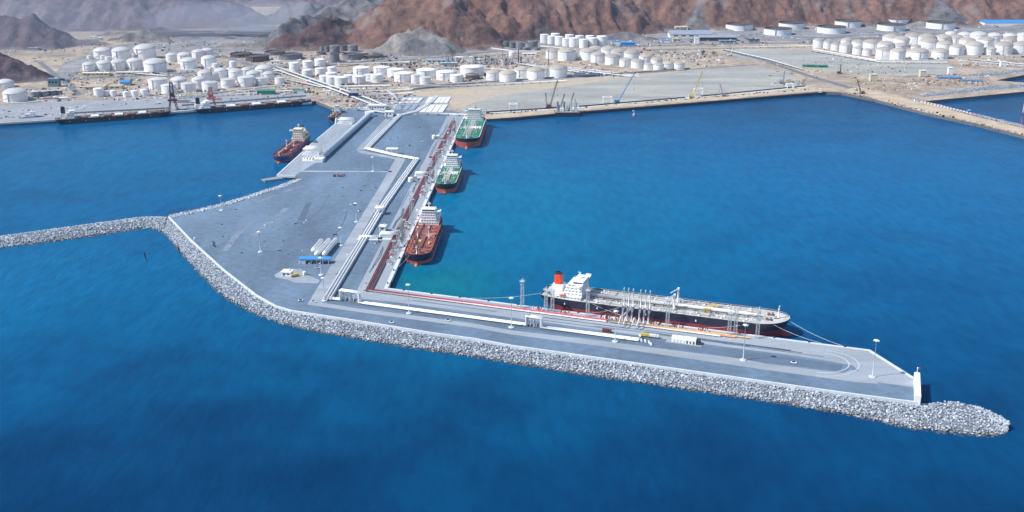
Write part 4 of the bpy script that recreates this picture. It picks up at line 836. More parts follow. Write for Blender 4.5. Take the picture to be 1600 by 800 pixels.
row([(771, 126, 23), (793.5, 129.5, 27), (816, 122.5, 25), (837.5, 125.5, 28), (853, 120, 24), (873, 122, 28)], 'the lower cluster behind the crawler cranes', 'cream domed tank', 'dome', .50, TANKW, TANKD, G3)
row([(864, 92, 22), (900, 91.5, 18), (931, 88, 22), (952, 90, 25), (968, 94.5, 26), (988, 96, 25), (1009, 99.5, 20), (1027, 103.5, 19), (1045, 109, 18), (1062, 109.5, 18)], 'the long upper row behind reclaimed land', 'cream domed tank', 'dome', .50, TANKW, TANKD, G3)
row([(886, 95.5, 28), (919, 94.5, 26), (935, 98, 23), (958, 101.5, 24), (978, 104.5, 19), (997, 107.5, 21), (1014, 109.5, 15), (1030, 111, 17)], 'the long front row behind reclaimed land', 'cream domed tank', 'dome', .50, TANKW, TANKD, G3)
row([(851, 67.5, 14), (862, 69, 13), (874, 71, 14), (885, 72.5, 13), (897, 74, 15), (912, 75, 14), (926, 74, 15), (941, 73, 17)], 'the tall white bank below the mountain', 'tall white drum tank', 'flat', .9, TANKW, TANKW, G3)
row([(868, 66, 14), (890, 68, 14), (906, 69.5, 14), (922, 69.5, 14)], 'the second line of the tall bank', 'tall white drum tank', 'flat', .9, TANKW, TANKW, G3)
row([(767, 70.5, 15.5), (780, 72, 12), (791, 73.5, 10), (801, 75.5, 11), (813, 78, 14.5), (833, 76.5, 15.5)], 'the dark bank below the central mountain', 'dark grey drum tank', 'flat', .72, TANKG, TANKGR, G6)
row([(822, 79, 12), (839, 79, 10)], 'the low pair before the dark bank', 'low grey tank', 'flat', .35, TANKG, TANKG, G6)
row([(736, 97, 8), (800, 92, 10)], 'the pair among the chimneys', 'small white process tank', 'flat', 1.0, TANKW, TANKW, G2)
row([(1159, 48.5, 42), (1242, 46, 41), (1331, 43, 41), (1407, 39.5, 42), (1478, 46, 44)], 'the far line below the right hills', 'wide white floating roof tank', 'float', .22, TANKW, TANKGR, G5)
row([(1220, 55.5, 43), (1305, 53, 44), (1399, 49, 43)], 'the near line below the right hills', 'wide white floating roof tank', 'float', .22, TANKW, TANKGR, G5)
row([(1280, 75, 16, .72), (1295, 76.5, 14, .7), (1308, 79, 16), (1324, 82.5, 20), (1342, 85.5, 16), (1357, 87.5, 15), (1384, 92.5, 24), (1406, 94.5, 24), (1440, 94, 29, .42), (1473, 92.5, 26, .42)], 'the front row of the right tank farm', 'cream domed tank', 'dome', .56, TANKW, TANKD, G4)
row([(1325, 73, 18), (1343, 77, 20), (1364, 80.5, 25), (1387, 83, 25), (1408, 83, 21), (1424, 89.5, 16), (1433, 81, 15), (1455, 80, 28), (1479, 82, 24), (1499, 86, 23), (1526, 86.5, 29), (1550, 86.5, 18), (1573, 85.5, 27), (1599, 84, 25)], 'the middle row of the right tank farm', 'pale domed tank', 'dome', .52, TANKW, TANKD, G4)
row([(1395, 71.5, 25), (1412, 74, 24), (1430, 69.5, 25), (1452, 72, 26), (1477, 72, 25), (1497, 72, 24), (1515, 76, 24), (1545, 75, 24), (1580, 76, 24)], 'the third row of the right tank farm', 'half hidden domed tank', 'dome', .5, TANKW, TANKD, G4)
row([(1488, 61.5, 17), (1510, 65.5, 21), (1533, 68.5, 26), (1557, 67.5, 22), (1581, 68, 22), (1602, 66, 20)], 'the back row of the right tank farm', 'white domed tank', 'dome', .5, TANKW, TANKDW, G4)
# pressure bullets on the yard: three rows of long horizontal vessels
def bullet(p, L, r, rz, label, group, m=WHITE):
    t = thing('pressure_vessel', label, 'storage tank', (*p, 5.2), rz, group); b = MB(); n = 14
    prof = [(.02, -1.0), (.5, -.985), (.85, -.955), (1, -.90), (1, .90), (.85, .955), (.5, .985), (.02, 1.0)]; vs = []
    for (rr, u) in prof:
        for j in range(n): a = 6.2832 * j / n; vs.append((u * L / 2, rr * r * math.cos(a), r + 1.4 + rr * r * math.sin(a)))
    b.add(vs, [(i * n + j, i * n + (j + 1) % n, (i + 1) * n + (j + 1) % n, (i + 1) * n + j) for i in range(len(prof) - 1) for j in range(n)], 0, True); sh = b.build('vessel', m, t)
    for u in (-.33, .33): MB().box((u * L, 0, .9), (1.2, r * 1.7, 1.9)).build('saddle', KERB, t)
    b = MB(); b.box((0, 0, 2 * r + 1.6), (L * .8, 1.0, .2)); b.tube([(0, 0, 2 * r + 1.4), (0, 0, 2 * r + 2.6)], .4, 6); b.build('walkway', LATT, sh)
    return t
for i, (x0, y0, x1, y1) in enumerate(((489, 398, 503, 381.5), (494, 404, 515, 380.5), (506, 404, 526, 379.5))):
    a, c = Vector(g(x0, y0)), Vector(g(x1, y1)); mid = (a + c) / 2
    bullet(mid, (c - a).length * 1.0, 2.5, math.atan2((c - a).y, (c - a).x), ('leftmost', 'middle', 'rightmost')[i] + ' of the three long white vessels behind the blue roof', 'white vessels on the yard')

# ================================================================== PIPELINES
def pipe(name, label, pts, r, m, n=8, cat='pipeline', supports=0, z=None, group=None):
    t = thing(name, label, cat, group=group); MB().tube(pts, r, n).build('pipe_run', m, t)
    if supports:
        b = MB()
        for (p, q) in zip(pts[:-1], pts[1:]):
            a, c = Vector(p), Vector(q); k = int((c - a).length / supports)
            for j in range(k):
                s = a.lerp(c, (j + .5) / k); b.box((s.x, s.y, (s.z - r + 5.05) / 2), (.5, .5, max(.3, s.z - r - 5.05)), math.atan2((c - a).y, (c - a).x))
        if b.v: b.build('pipe_supports', KERB, t)
    return t
def offset(pts, d):
    P = [Vector(q) for q in pts]; out = []
    for i, q in enumerate(P):
        t0 = (P[i] - P[max(i - 1, 0)]).xy; t1 = (P[min(i + 1, len(P) - 1)] - P[i]).xy
        t0 = t0.normalized() if t0.length > 1e-3 else t0; t1 = t1.normalized() if t1.length > 1e-3 else t1; t = (t0 + t1)
        if t.length < 1e-3: t = Vector((1, 0))
        t.normalize(); k = 1 / max(.45, t.dot(t1 if t1.length > .5 else t0)); out.append((q.x - t.y * d * k, q.y + t.x * d * k, q.z))
    return out
zz = [gz(511, 467, 7.2), gz(601, 318, 7.2), gz(651, 248, 7.2), gz(616, 241.5, 7.2), gz(573, 231.5, 7.2), gz(614, 190, 7.2), gz(624, 180, 7.2), gz(650, 174, 7.2), gz(672, 160, 7.2), gz(682, 150, 7.2)]
for i, d in enumerate((-2.9, 0, 2.9)):
    pipe('pipeline', ('right hand', 'middle', 'left hand')[i] + ' white pipe of the zigzag trio along the mole', offset(zz, d), .95, WHITE, 8, supports=14, group='zigzag white pipes')
def loop_run(a, bq, c, d, h, z=6.6):              # pipe with a raised square bridge between bq and c
    A, B_, C_, D_ = [Vector((*g(*q), z)) for q in (a, bq, c, d)]; up = Vector((0, 0, h))
    return [A, B_, B_ + up, C_ + up, C_, D_]
run = loop_run((512, 468), (533, 470), (562, 474), (568, 475), 9)[:-1] + loop_run((572, 476), (823, 509.5), (846, 513), (998, 533.5), 8)
for i, d in enumerate((-1.5, 1.5)):
    t = pipe('pipeline', ('near', 'far')[i] + ' white pipe with raised bridges along the outer mole', offset([tuple(q) for q in run], d), .85, WHITE, 8, supports=13, group='outer white pipes')
for (q0, q1, lab) in (((535, 470), (560, 473.5), 'at the corner of the mole'), ((825, 509.7), (844, 512.5), 'halfway along the outer mole')):
    t = thing('pipe_trestle', 'steel trestle under the raised pipe bridge ' + lab, 'trestle'); a, c = Vector(g(*q0)), Vector(g(*q1)); k = 5
    for j in range(k):
        s = a.lerp(c, j / (k - 1)); b = MB(); nn = Vector((-(c - a).normalized().y, (c - a).normalized().x)) * 2.6
        for sg in (-1, 1): b.tube([(s.x + nn.x * sg, s.y + nn.y * sg, 5), (s.x + nn.x * sg, s.y + nn.y * sg, 14)], .22, 4)
        b.tube([(s.x - nn.x, s.y - nn.y, 14), (s.x + nn.x, s.y + nn.y, 14)], .22, 4); b.tube([(s.x - nn.x, s.y - nn.y, 6), (s.x + nn.x, s.y + nn.y, 13)], .15, 4); b.build('frame', LATT, t)
for i, (o, m, lab) in enumerate(((-9.5, REDP, 'outer bright red'), (-11.5, REDP, 'middle red'), (-13.2, OFFWH, 'inner pale'))):
    pipe('pipeline', lab + ' pipe along the quay beside the long tanker', [(*Eq(-12, o), 6.3), (*Eq(215, o), 6.3)], .62, m, 6, supports=16, group='quay pipes of the outer berth')
for i, (o, m, lab) in enumerate(((-8.5, ORANGE, 'outer orange'), (-10.6, ORANGE, 'second orange'), (-12.6, OFFWH, 'inner cream'))):
    pipe('pipeline', lab + ' pipe towards the bow of the long tanker', [(*Eq(217, o), 6.3), (*Eq(336 - 12 * i, o), 6.3)], .62, m, 6, supports=16, group='quay pipes of the outer berth')
for i, (o, m, lab) in enumerate(((-12.2, MAROON, 'outer maroon'), (-13.9, MAROON, 'second maroon'), (-15.6, RUST, 'third rusty'), (-17.2, MAROON, 'inner maroon'))):
    pipe('pipeline', lab + ' pipe along the quay of the three tankers', [(*Eq(-13, -13.5), 6.3)] * 0 + [(*N(-10, o), 6.3), (*N(800, o), 6.3)], .62, m, 6, supports=18, group='quay pipes of the inner berths')
# the big covered conveyor tube on the left part of the mole
a, c = Vector(gz(503, 246, 9)), Vector(gz(577, 179, 9)); t = thing('covered_conveyor', 'big pale blue grey covered tube along the left side of the mole', 'conveyor')
CONV = mat('pale_blue_sheet', (.42, .48, .54), .45, var=.08, scale=.3); MB().tube([a, c], 4.2, 16).build('tube_cover', CONV, t); b = MB(); k = 16
for j in range(k):
    s = a.lerp(c, (j + .5) / k); q = a.lerp(c, (j + .51) / k); MB().tube([s, q], 4.4, 16).build('band', LATT, t)
    b.box((s.x, s.y, 5.6), (1.2, 6, 1.6), math.atan2((c - a).y, (c - a).x))
b.build('footings', KERB, t)
MB().box((a.x - 2, a.y - 8, 7.5), (14, 12, 5), math.atan2((c - a).y, (c - a).x)).build('transfer_house', OFFWH, t); MB().box((c.x, c.y + 5, 9), (14, 12, 8), .3).build('head_house', OFFWH, t)
def pipe_hoops(x, y, nh, lab, rz, wd=16, h=7, sp=4.0, m=OFFWH):
    t = thing('pipe_manifold', lab, 'pipes', (*g(x, y), 5.1), rz)
    for j in range(nh): MB().tube([(-wd / 2, (j - nh / 2) * sp, 0), (-wd / 2, (j - nh / 2) * sp, h), (wd / 2, (j - nh / 2) * sp, h), (wd / 2, (j - nh / 2) * sp, 0)], .8, 6).build('hoop', m, t)
    MB().box((0, 0, .3), (wd + 4, nh * sp + 3, .5)).build('plinth', KERB, t)
pipe_hoops(489, 240, 6, 'cream pipe hoops at the front end of the left jetty', ja + 1.57, 22, 9)
pipe_hoops(541, 192, 6, 'cream pipe hoops at the inner end of the left jetty', ja + 1.57, 22, 7)
pipe_hoops(485, 250, 4, 'white valve hoops in front of the covered tube', ja, 14, 4, m=WHITE)
pipe_hoops(500, 249, 3, 'pale valve set beside the front of the covered tube', ja, 10, 4, m=WHITE)
pipe_hoops(609, 372, 3, 'white pipe branch hoops beside the rust red decked tanker', AN + 1.57, 20, 5, m=WHITE)
pipe_hoops(660, 276, 3, 'white pipe branch hoops beside the middle green tanker', AN + 1.57, 18, 5, m=WHITE)
pipe_hoops(578, 373.5, 2, 'short white branch off the zigzag pipes', AN + 1.57, 22, 2.4, m=WHITE)
p = Eq(233, -14)
for j in range(4):
    q = Eq(228 + 4.2 * j + (3 if j > 1 else 0), -13); b = MB(); pts = [(math.cos(a) * 7.5 - 7.5, 0, math.sin(a) * 7.5) for a in [.0, .4, .8, 1.2, 1.57]]
    t = thing('bent_pipe', 'white curved riser pipe at the outer loading arms, ' + ('first', 'second', 'third', 'fourth')[j] + ' from left', 'pipe', (*q, 5.2), AE + 1.57, 'curved risers'); MB().tube([(q_[0] + 6, 0, q_[2]) for q_ in pts] + [(-9, 0, 4)], .5, 8).build('riser', WHITE, t); MB().box((6, 0, .2), (1.8, 1.8, .6)).build('flange', STEEL, t)
# pipe racks of the mainland
racks = [([(250, 119), (340, 113), (440, 110)], 'thin pipe rack between the rows of the left tank farm'), ([(120, 116), (200, 113.5), (262, 118)], 'thin pipe rack before the far left domes'), ([(450, 124), (500, 135), (610, 133)], 'thin pipe rack at the foot of the central tanks'), ([(640, 108), (740, 105), (840, 112)], 'thin pipe rack through the chimney plant'), ([(640, 136), (760, 131.5), (885, 125.5)], 'thin pipe rack along the edge of the sandy ground'), ([(1270, 79), (1375, 96.5), (1480, 97)], 'thin pipe rack before the right tank farm'), ([(1000, 78), (1130, 74), (1280, 71)], 'thin pipe rack along the far road on the right'), ([(470, 100), (560, 99), (640, 96)], 'thin pipe rack below the dark grey tanks'), ([(425, 106), (470, 122), (520, 139), (560, 154), (592, 167)], 'long pale pipe rack running down from the left tank farm'), ([(432, 104), (480, 120.5), (530, 137.5), (575, 153), (606, 166)], 'parallel pale pipe rack towards the root of the mole'),
         ([(545, 149), (600, 146.5), (640, 145)], 'white pipe rack in front of the central tanks'), ([(540, 144), (590, 141.5), (645, 139)], 'pale pipe rack below the central tanks'), ([(605, 141), (615, 148), (622, 156)], 'short white pipe bend left of the sandy ground'),
         ([(280, 151), (380, 146), (470, 140)], 'pale pipe rack behind the left quay'), ([(818, 100), (900, 109), (985, 119)], 'pale pipe rack between the two groups of cream domes'), ([(800, 97), (840, 104), (905, 112)], 'thin pale pipe rack right of the chimneys'),
         ([(1132, 77), (1200, 92), (1255, 108)], 'pale pipeline crossing the right reclaimed ground'), ([(1500, 91), (1560, 96), (1610, 101)], 'pale pipe rack in front of the right tank farm'), ([(560, 170), (600, 175), (625, 179)], 'pale pipe rack at the root of the mole'), ([(652, 175.5), (700, 177.4), (735, 179)], 'low pale pipe rack behind the mole yard')]
for pts, lab in racks:
    w_ = [gz(*q, 8.2) for q in pts]; t = thing('pipe_rack', lab, 'pipe rack')
    for j_, d in enumerate((-2.4, -.9, .9, 2.4)): MB().tube(offset(w_, d), .48, 6).build('pipe_run', (OFFWH, GREYP, OFFWH, STEEL)[j_], t)
    b = MB()
    for (p, q) in zip(w_[:-1], w_[1:]):
        A, C = Vector(p), Vector(q); k = max(1, int((C - A).length / 18))
        for j in range(k): s = A.lerp(C, j / k); b.box((s.x, s.y, 6.1), (1, 6.5, 2.4), math.atan2((C - A).y, (C - A).x))
    b.build('rack_frames', STEEL, t)

# ================================================================== QUAY EQUIPMENT
def me_mast(h):
    def f():
        a = MB(); a.tube([(0, 0, 0), (0, 0, h)], .42, 8, r2=.2); a.box((0, 0, .3), (2.2, 2.2, .7)); pm = a.mesh('pole', LATT)
        b = MB(); b.lathe([(1.5, h - .5), (1.6, h - .2), (1.6, h + .1), (.4, h + .4)], 12)
        for j in range(6): an = 6.2832 * j / 6; b.box((1.9 * math.cos(an), 1.9 * math.sin(an), h - .4), (.9, .7, .45), an)
        return pm, b.mesh('lamp_head', WHITE)
    return cached(('mast', h), f)
masts = [(639, 490, 27, 'beside the outer pipes near the quay corner'), (799, 512, 27, 'in front of the stern of the long tanker'), (961, 534, 27, 'at the end of the outer white pipes'), (1161, 563, 30, 'on the outer road below the bow of the tanker'), (1363, 589, 30, 'by the turning circle at the end of the mole'),
         (407, 394, 22, 'alone on the wide left yard'), (557, 347, 22, 'on the yard left of the zigzag pipes'), (533, 384, 20, 'behind the three white vessels'), (502, 430, 18, 'in front of the blue roof'), (507, 470, 22, 'at the corner of the service road'), (346, 329, 18, 'on the left causeway'), (583, 268, 20, 'at the middle of the zigzag road')]
for (x, y, h, lab) in masts:
    t = thing('high_mast_light', 'tall floodlight mast ' + lab, 'light mast', (*g(x, y), 5.2), 0, 'floodlight masts'); pm, hm = me_mast(h); link('pole', pm, t); link('lamp_head', hm, t)
    MB().lathe([(2.6, 0), (2.6, .5), (2.2, .6)], 10).build('kerb_ring', KERB, t)
def me_tower(h, wd=2.6):
    def f():
        a = MB(); a.lattice((0, 0, 0), (0, 0, h), wd, wd * .8, int(h / 2.8), .17); b = MB(); b.box((0, 0, h + .1), (wd + 1.6, wd + 1.6, .25))
        for s in (-1, 1): b.tube([(s * (wd / 2 + .7), -wd / 2 - .7, h + 1.2), (s * (wd / 2 + .7), wd / 2 + .7, h + 1.2)], .08, 4); b.tube([(-wd / 2 - .7, s * (wd / 2 + .7), h + 1.2), (wd / 2 + .7, s * (wd / 2 + .7), h + 1.2)], .08, 4)
        c = MB(); c.tube([(0, 0, h + .2), (0, 0, h + 1.5), (.2, 1.8, h + 2.1)], .32, 6)
        return a.mesh('lattice', LATT), b.mesh('platform', LATT), c.mesh('fire_monitor', LATT)
    return cached(('tower', h, wd), f)
def tower(p, h, rz, lab, group, wd=2.6):
    t = thing('monitor_tower', lab, 'tower', (*p, 5.2), rz, group); a, b, c = me_tower(h, wd); link('lattice', a, t); link('platform', b, t); link('fire_monitor', c, t); return t
GT = 'lattice towers on the quays'
for s, h, lab in ((136, 25, 'at the stern of the long tanker'), (158, 20, 'first of the pair below the red funnel'), (164, 19, 'second of the pair below the red funnel'), (196, 24, 'ahead of the white wheelhouse of the long tanker'), (266, 24, 'beside the middle of the long tanker'), (318, 19, 'first of the pair near the bow of the long tanker'), (323, 22, 'second of the pair near the bow of the long tanker'), (341, 25, 'nearest the bow of the long tanker')):
    tower(Eq(s, -4.5), h, AE, 'grey lattice tower ' + lab, GT)
for s, h, lab in ((86, 19, 'at the bow of the rust red decked tanker'), (112, 22, 'before the loading arms of the rust red decked tanker'), (158, 20, 'at the white wheelhouse of the rust red decked tanker'), (212, 30, 'tallest on the quay behind the rust red decked tanker'), (226, 24, 'second behind the rust red decked tanker'), (352, 20, 'at the bow of the middle green tanker'), (395, 22, 'beside the middle green tanker'), (470, 24, 'between the two green tankers'), (498, 20, 'farther of two between the green tankers'), (560, 20, 'before the broad green tanker'), (630, 22, 'at the bow of the broad green tanker'), (690, 24, 'beside the broad green tanker'), (770, 22, 'at the shore end of the tanker quay')):
    tower(N(s, -5), h, AN, 'grey lattice tower ' + lab, GT)
def loading_arm(p, rz, lab, group, h=22, m=LATT, up=True):
    t = thing('loading_arm', lab, 'loading arm', (*p, 5.2), rz, group)
    MB().tube([(0, 0, 0), (0, 0, h * .62)], .75, 8).build('riser', m, t); MB().box((0, 0, .4), (2.6, 2.6, .9)).build('base', KERB, t)
    b = MB(); b.tube([(0, -.9, h * .6), (-1.2, -.9, h * 1.28)], .46, 6, r2=.34); b.tube([(0, .9, h * .6), (-.8, .9, h * 1.2)], .16, 4); b.build('inboard_arm', WHITE if m is LATT else m, t)
    b = MB(); b.tube([(-1.2, -.9, h * 1.28), (1.6, -.9, h * .55), (6.5, -.9, h * .42)] if up else [(-1.2, -.9, h * 1.28), (9, -.9, h * .6)], .38, 6, r2=.28); b.build('outboard_arm', m, t)
    b = MB(); b.box((-2.2, -.9, h * .5), (2.4, 1.6, 1.8)); b.build('counterweight', STEEL, t); b = MB(); vs = b.lathe([(1.5, -.2), (1.5, .2)], 12, (0, 0, 0)); 
    o = b.build('sheave', WHITE if m is LATT else m, t); o.location = (-1.2, -.9, h * 1.28); o.rotation_euler = (math.pi / 2, 0, 0)
for j, s in enumerate((227, 231, 235, 241.5, 245.5, 249.5)): loading_arm(Eq(s, -4), AE + math.pi / 2, 'pale loading arm at the long tanker manifold, ' + ORD[j] + ' from left', 'loading arms of the outer berth', 23)
for s0, nm in ((130, 'rust red decked tanker'), (405, 'middle green tanker'), (700, 'broad green tanker')):
    for j in range(4): loading_arm(N(s0 + 6 * j, -4), AN - math.pi / 2, f'pale loading arm beside the {nm}, {ORD[j]} from the camera', 'loading arms of the inner berths', 17, GREYP)
# gangways from quay to ship
for (a, c, lab) in (((*Eq(224, -3), 5.6), (*Eq(236, 6), 17.2), 'sloping aluminium gangway up to the long tanker'), ((*N(124, -3), 5.6), (*N(134, 5), 11.8), 'gangway up to the rust red decked tanker'), ((*N(398, -3), 5.6), (*N(410, 5), 12.2), 'gangway up to the middle green tanker')):
    t = thing('gangway', lab, 'gangway'); A, C = Vector(a), Vector(c); MB().tube([A, C], .8, 4).build('walkway', LATT, t); dd = Vector((-(C - A).y, (C - A).x, 0)).normalized() * .9
    b = MB(); [b.tube([A + dd * s_ + Vector((0, 0, 1.2)), C + dd * s_ + Vector((0, 0, 1.2))], .1, 4) for s_ in (-1, 1)]; b.build('handrail', WHITE, t); MB().box((A.x, A.y, 5.8), (3, 3, 1.2)).build('landing', STEEL, t)
# valve skids and piping clutter standing on the berths
SKC = [PINKP, GREYP, MAROON, OFFWH, STEEL, RUST]
def skid(p, rz, lab, group, seed):
    rr = random.Random(seed); t = thing('valve_skid', lab, 'pipe skid', (*p, 5.2), rz, group); MB().box((0, 0, .2), (10, 5, .4)).build('base', KERB, t)
    for k in range(3): x = -3.5 + 3.5 * k; MB().tube([(x, -3, .9), (x, -.5, .9), (x, -.5, 3.0), (x, 2.5, 3.0), (x, 2.5, .6)], .42, 6).build('bent_pipe', SKC[rr.randrange(6)], t)
    for k in range(2): b = MB(); b.lathe([(.5, 0), (.6, .8), (.2, 1.2), (.2, 1.8), (.7, 1.85), (.7, 2.0)], 8, (-1.8 + 3.5 * k, rr.uniform(-1.5, 1.5), .4)); b.build('valve', SKC[rr.randrange(6)], t)
    MB().box((rr.uniform(-3, 3), 1.6, 1.5), (2.2, 1.4, 2.2)).build('cabinet', SKC[rr.randrange(6)], t)
kk = 0
for nm, lst in (('rust red decked tanker', (72, 95, 104, 121, 150, 168, 190, 205)), ('middle green tanker', (330, 345, 366, 386, 430, 446)), ('broad green tanker', (540, 580, 610, 650, 670, 725, 745))):
    for j, s in enumerate(lst): kk += 1; skid(N(s, -7.5 - (j % 3) * .8), AN, f'valve skid on the quay by the {nm}, {ORD[j]} from the camera', 'valve skids', kk)
for j, s in enumerate((150, 176, 212, 224, 256, 276, 296)): kk += 1; skid(Eq(s, -6 - (j % 2)), AE, 'valve skid beside the long tanker, ' + ORD[j] + ' from left', 'valve skids', kk)
# bollards and fenders
def me_boll(): b = MB(); b.lathe([(.75, 0), (.6, .3), (.5, .9), (.85, 1.2), (.8, 1.5), (.3, 1.6)], 10); return b.mesh('bollard', DARK)
for k in range(22): tag(link('bollard', cached('boll', me_boll), None, (*N(12 + 38 * k, -.2), 5.55)), f'black mooring bollard on the three tanker quay, {ORD[k]} from the quay corner', 'bollard', 'bollards of the inner quay')
for k in range(15): tag(link('bollard', cached('boll', me_boll), None, (*Eq(18 + 28 * k, -.1), 5.6)), f'black mooring bollard on the outer quay, {ORD[k]} from the quay corner', 'bollard', 'bollards of the outer quay')
def me_fend(): b = MB(); b.box((0, 0, 3.0), (2.2, 1.2, 3.4)); b.tube([(0, 0, 3), (0, -1.0, 3)], .6, 8); return b.mesh('fender', DARK)
for k in range(17): tag(link('fender', cached('fend', me_fend), None, (*N(20 + 46 * k, 2.35), 0), AN - 1.57), f'black rubber fender on the three tanker quay, {ORD[k]} from the quay corner', 'fender', 'fenders of the inner quay')
for k in range(12): tag(link('fender', cached('fend', me_fend), None, (*Eq(20 + 34 * k, 1.85), 0), AE), f'black rubber fender on the outer quay, {ORD[k]} from the quay corner', 'fender', 'fenders of the outer quay')

# ================================================================== CRANES AND LOADERS
def crawler(base, tip, lab, m=DARK, bw=2.0, wide=1.0):
    p = g(*base); T = at_depth(tip[0], tip[1], p[1]); t = thing('crawler_crane', lab, 'crane', (*p, 5.1)); dx, dz = T[0] - p[0], T[2] - 5.1
    for sy in (-2.6, 2.6):
        b = MB(); b.box((0, sy, .8), (8, 1.4, 1.5), top=.92); b.build('track', DARK, t)
    sg = 1 if dx > 0 else -1
    b = MB(); b.box((-1.5 * sg, 0, 3), (8, 4.4, 2.8)); b.box((-5 * sg, 0, 2.8), (2.4, 5, 2.4)); b.build('superstructure', m if m is not DARK else RUST, t); MB().box((2.4 * sg, -2.4, 3.2), (2.2, 1.6, 2.6)).build('cab', YELL if m is YELL else BLUER if m is BLUER else STEEL, t)
    b = MB(); b.lattice((1.5 * sg, 0, 2.5), (dx, 0, dz), bw, bw * .55, max(6, int(math.hypot(dx, dz) / 4.5)), .26 * wide); b.build('boom', m, t)
    b = MB(); b.tube([(-4 * sg, 0, 8), (dx, 0, dz)], .12, 4); b.tube([(-4 * sg, 0, 4), (-4 * sg, 0, 8), (1 * sg, 0, 4.5)], .25, 4); b.tube([(dx + .6 * sg, 0, dz), (dx + .6 * sg, 0, dz * .45)], .1, 4); b.box((dx + .6 * sg, 0, dz * .45 - .6), (.9, .9, 1.4)); b.build('hoist_ropes', DARK, t)
crawler((858.5, 167.3), (871, 125.5), 'black crawler crane with long raised boom left of the jack-up barge', DARK, 2.4, 1.25)
crawler((856, 168.2), (852.5, 145), 'smaller black crane with short boom at the left of the long boom', DARK, 2.0, 1.1)
crawler((965, 160), (991, 115.5), 'blue crawler crane with slender boom on the sandy shore', BLUER, 1.7)
crawler((1081, 152.5), (1098, 111), 'yellow crawler crane at the middle of the far shore', YELL, 1.9)
crawler((1131, 150.5), (1125, 131.5), 'small grey crane right of the yellow crawler crane', STEEL, 1.6)
crawler((1346, 146.5), (1339.5, 124), 'dark crane at the corner of the right shore', DARK, 1.8, 1.1)
crawler((1222, 130.5), (1226.5, 110), 'small dark crane in the works yard of the right reclaimed land', STEEL, 1.5)
crawler((1141, 87.5), (1147, 65.5), 'pale crane far off behind the reclaimed land', OFFWH, 1.8)
crawler((1312, 115), (1314, 100), 'short dark crane beside the green heaps', DARK, 1.5)
def ship_loader(x, y, h, m, lab, boom):
    t = thing('ship_loader', lab, 'crane', (*g(x, y), 5.1), .06)
    for sx in (-7, 7):
        for sy in (-5, 5): MB().tube([(sx, sy, 0), (sx * .55, sy * .7, 16)], .8, 6).build('leg', m, t); MB().box((sx, sy, .6), (4, 1.4, 1.2)).build('bogie', DARK, t)
    MB().box((0, 0, 17), (14, 11, 3)).build('platform', m, t); b = MB(); b.lattice((0, 0, 18), (0, 0, h), 7, 4, 6, .55); b.build('tower', m, t); MB().box((0, 0, h * .55), (6, 5, 6)).build('machinery_house', m, t)
    b = MB(); b.lattice((0, -3, 15), (boom, -16, 17), 3.5, 2.5, 9, .4); b.build('boom', m, t); b = MB(); b.tube([(0, 0, h), (boom * .8, -13, 18)], .25, 4); b.tube([(0, 0, h), (-10, 2, 18)], .25, 4); b.build('stay', m, t)
ship_loader(271, 171.5, 48, mat('dark_maroon', (.10, .03, .035), .6, var=.3), 'tall dark maroon ship loader between the two bulk carriers', 34)
ship_loader(331, 168, 36, mat('pale_red', (.36, .13, .11), .6, var=.3), 'pale red ship loader above the second bulk carrier', 22)
for (q0, q1, lab) in (((284, 164.5), (478, 149.5), 'long dark conveyor gallery along the quay above the second bulk carrier'), ((112, 176.5), (264, 168.5), 'dark conveyor gallery along the quay above the first bulk carrier')):
    t = thing('conveyor_gallery', lab, 'conveyor'); a, c = Vector(gz(*q0, 11)), Vector(gz(*q1, 11)); MB().tube([a, c], 1.9, 4).build('gallery', STEEL, t); k = 11
    for j in range(k):
        s_ = a.lerp(c, (j + .5) / k); b = MB(); b.tube([(s_.x - 2, s_.y, 5), (s_.x, s_.y, 10)], .35, 4); b.tube([(s_.x + 2, s_.y, 5), (s_.x, s_.y, 10)], .35, 4); b.build('trestle', STEEL, t)
BUND = [[(120, 113.5), (222, 110), (262, 116)], [(230, 148.5), (330, 146), (420, 136), (452, 133)], [(365, 98), (470, 95), (458, 86)], [(455, 122), (500, 133), (605, 131)], [(640, 134.5), (725, 130.5), (760, 128)], [(762, 130.5), (880, 124.5)], [(855, 98), (905, 103), (1000, 112.5), (1072, 110.5)], [(1270, 77), (1370, 94.5), (1480, 95)], [(1200, 58), (1330, 55), (1430, 51)], [(480, 100), (560, 97.5), (600, 93)], [(845, 72), (900, 78), (955, 75)], [(1480, 90), (1610, 88)], [(440, 106), (540, 104), (560, 101)], [(755, 74), (800, 80), (845, 80.5)], [(8, 163), (40, 161.5), (100, 155)]]
for k, q in enumerate(BUND):
    p0 = q[0]; lab = ('low pale bund wall at the foot of ' + ('the far left domed tanks', 'the tanks behind the ship loaders', 'the brown open tanks', 'the central corridor tanks', 'the wide white tanks', 'the lower cream domes', 'the long front row of cream domes', 'the right tank farm front row', 'the near floating roof tanks', 'the dark grey tanks', 'the tall white bank', 'the right farm at the frame edge', 'the white tanks left of centre', 'the dark bank of drum tanks', 'the small grey cone tanks')[k])
    tag(wall_along(MB(), [g(*w_) for w_ in q], 2.2, 4.9, 7.0).build('bund_wall', OFFWH if k % 3 else SANDR), lab, 'wall', 'bund walls')
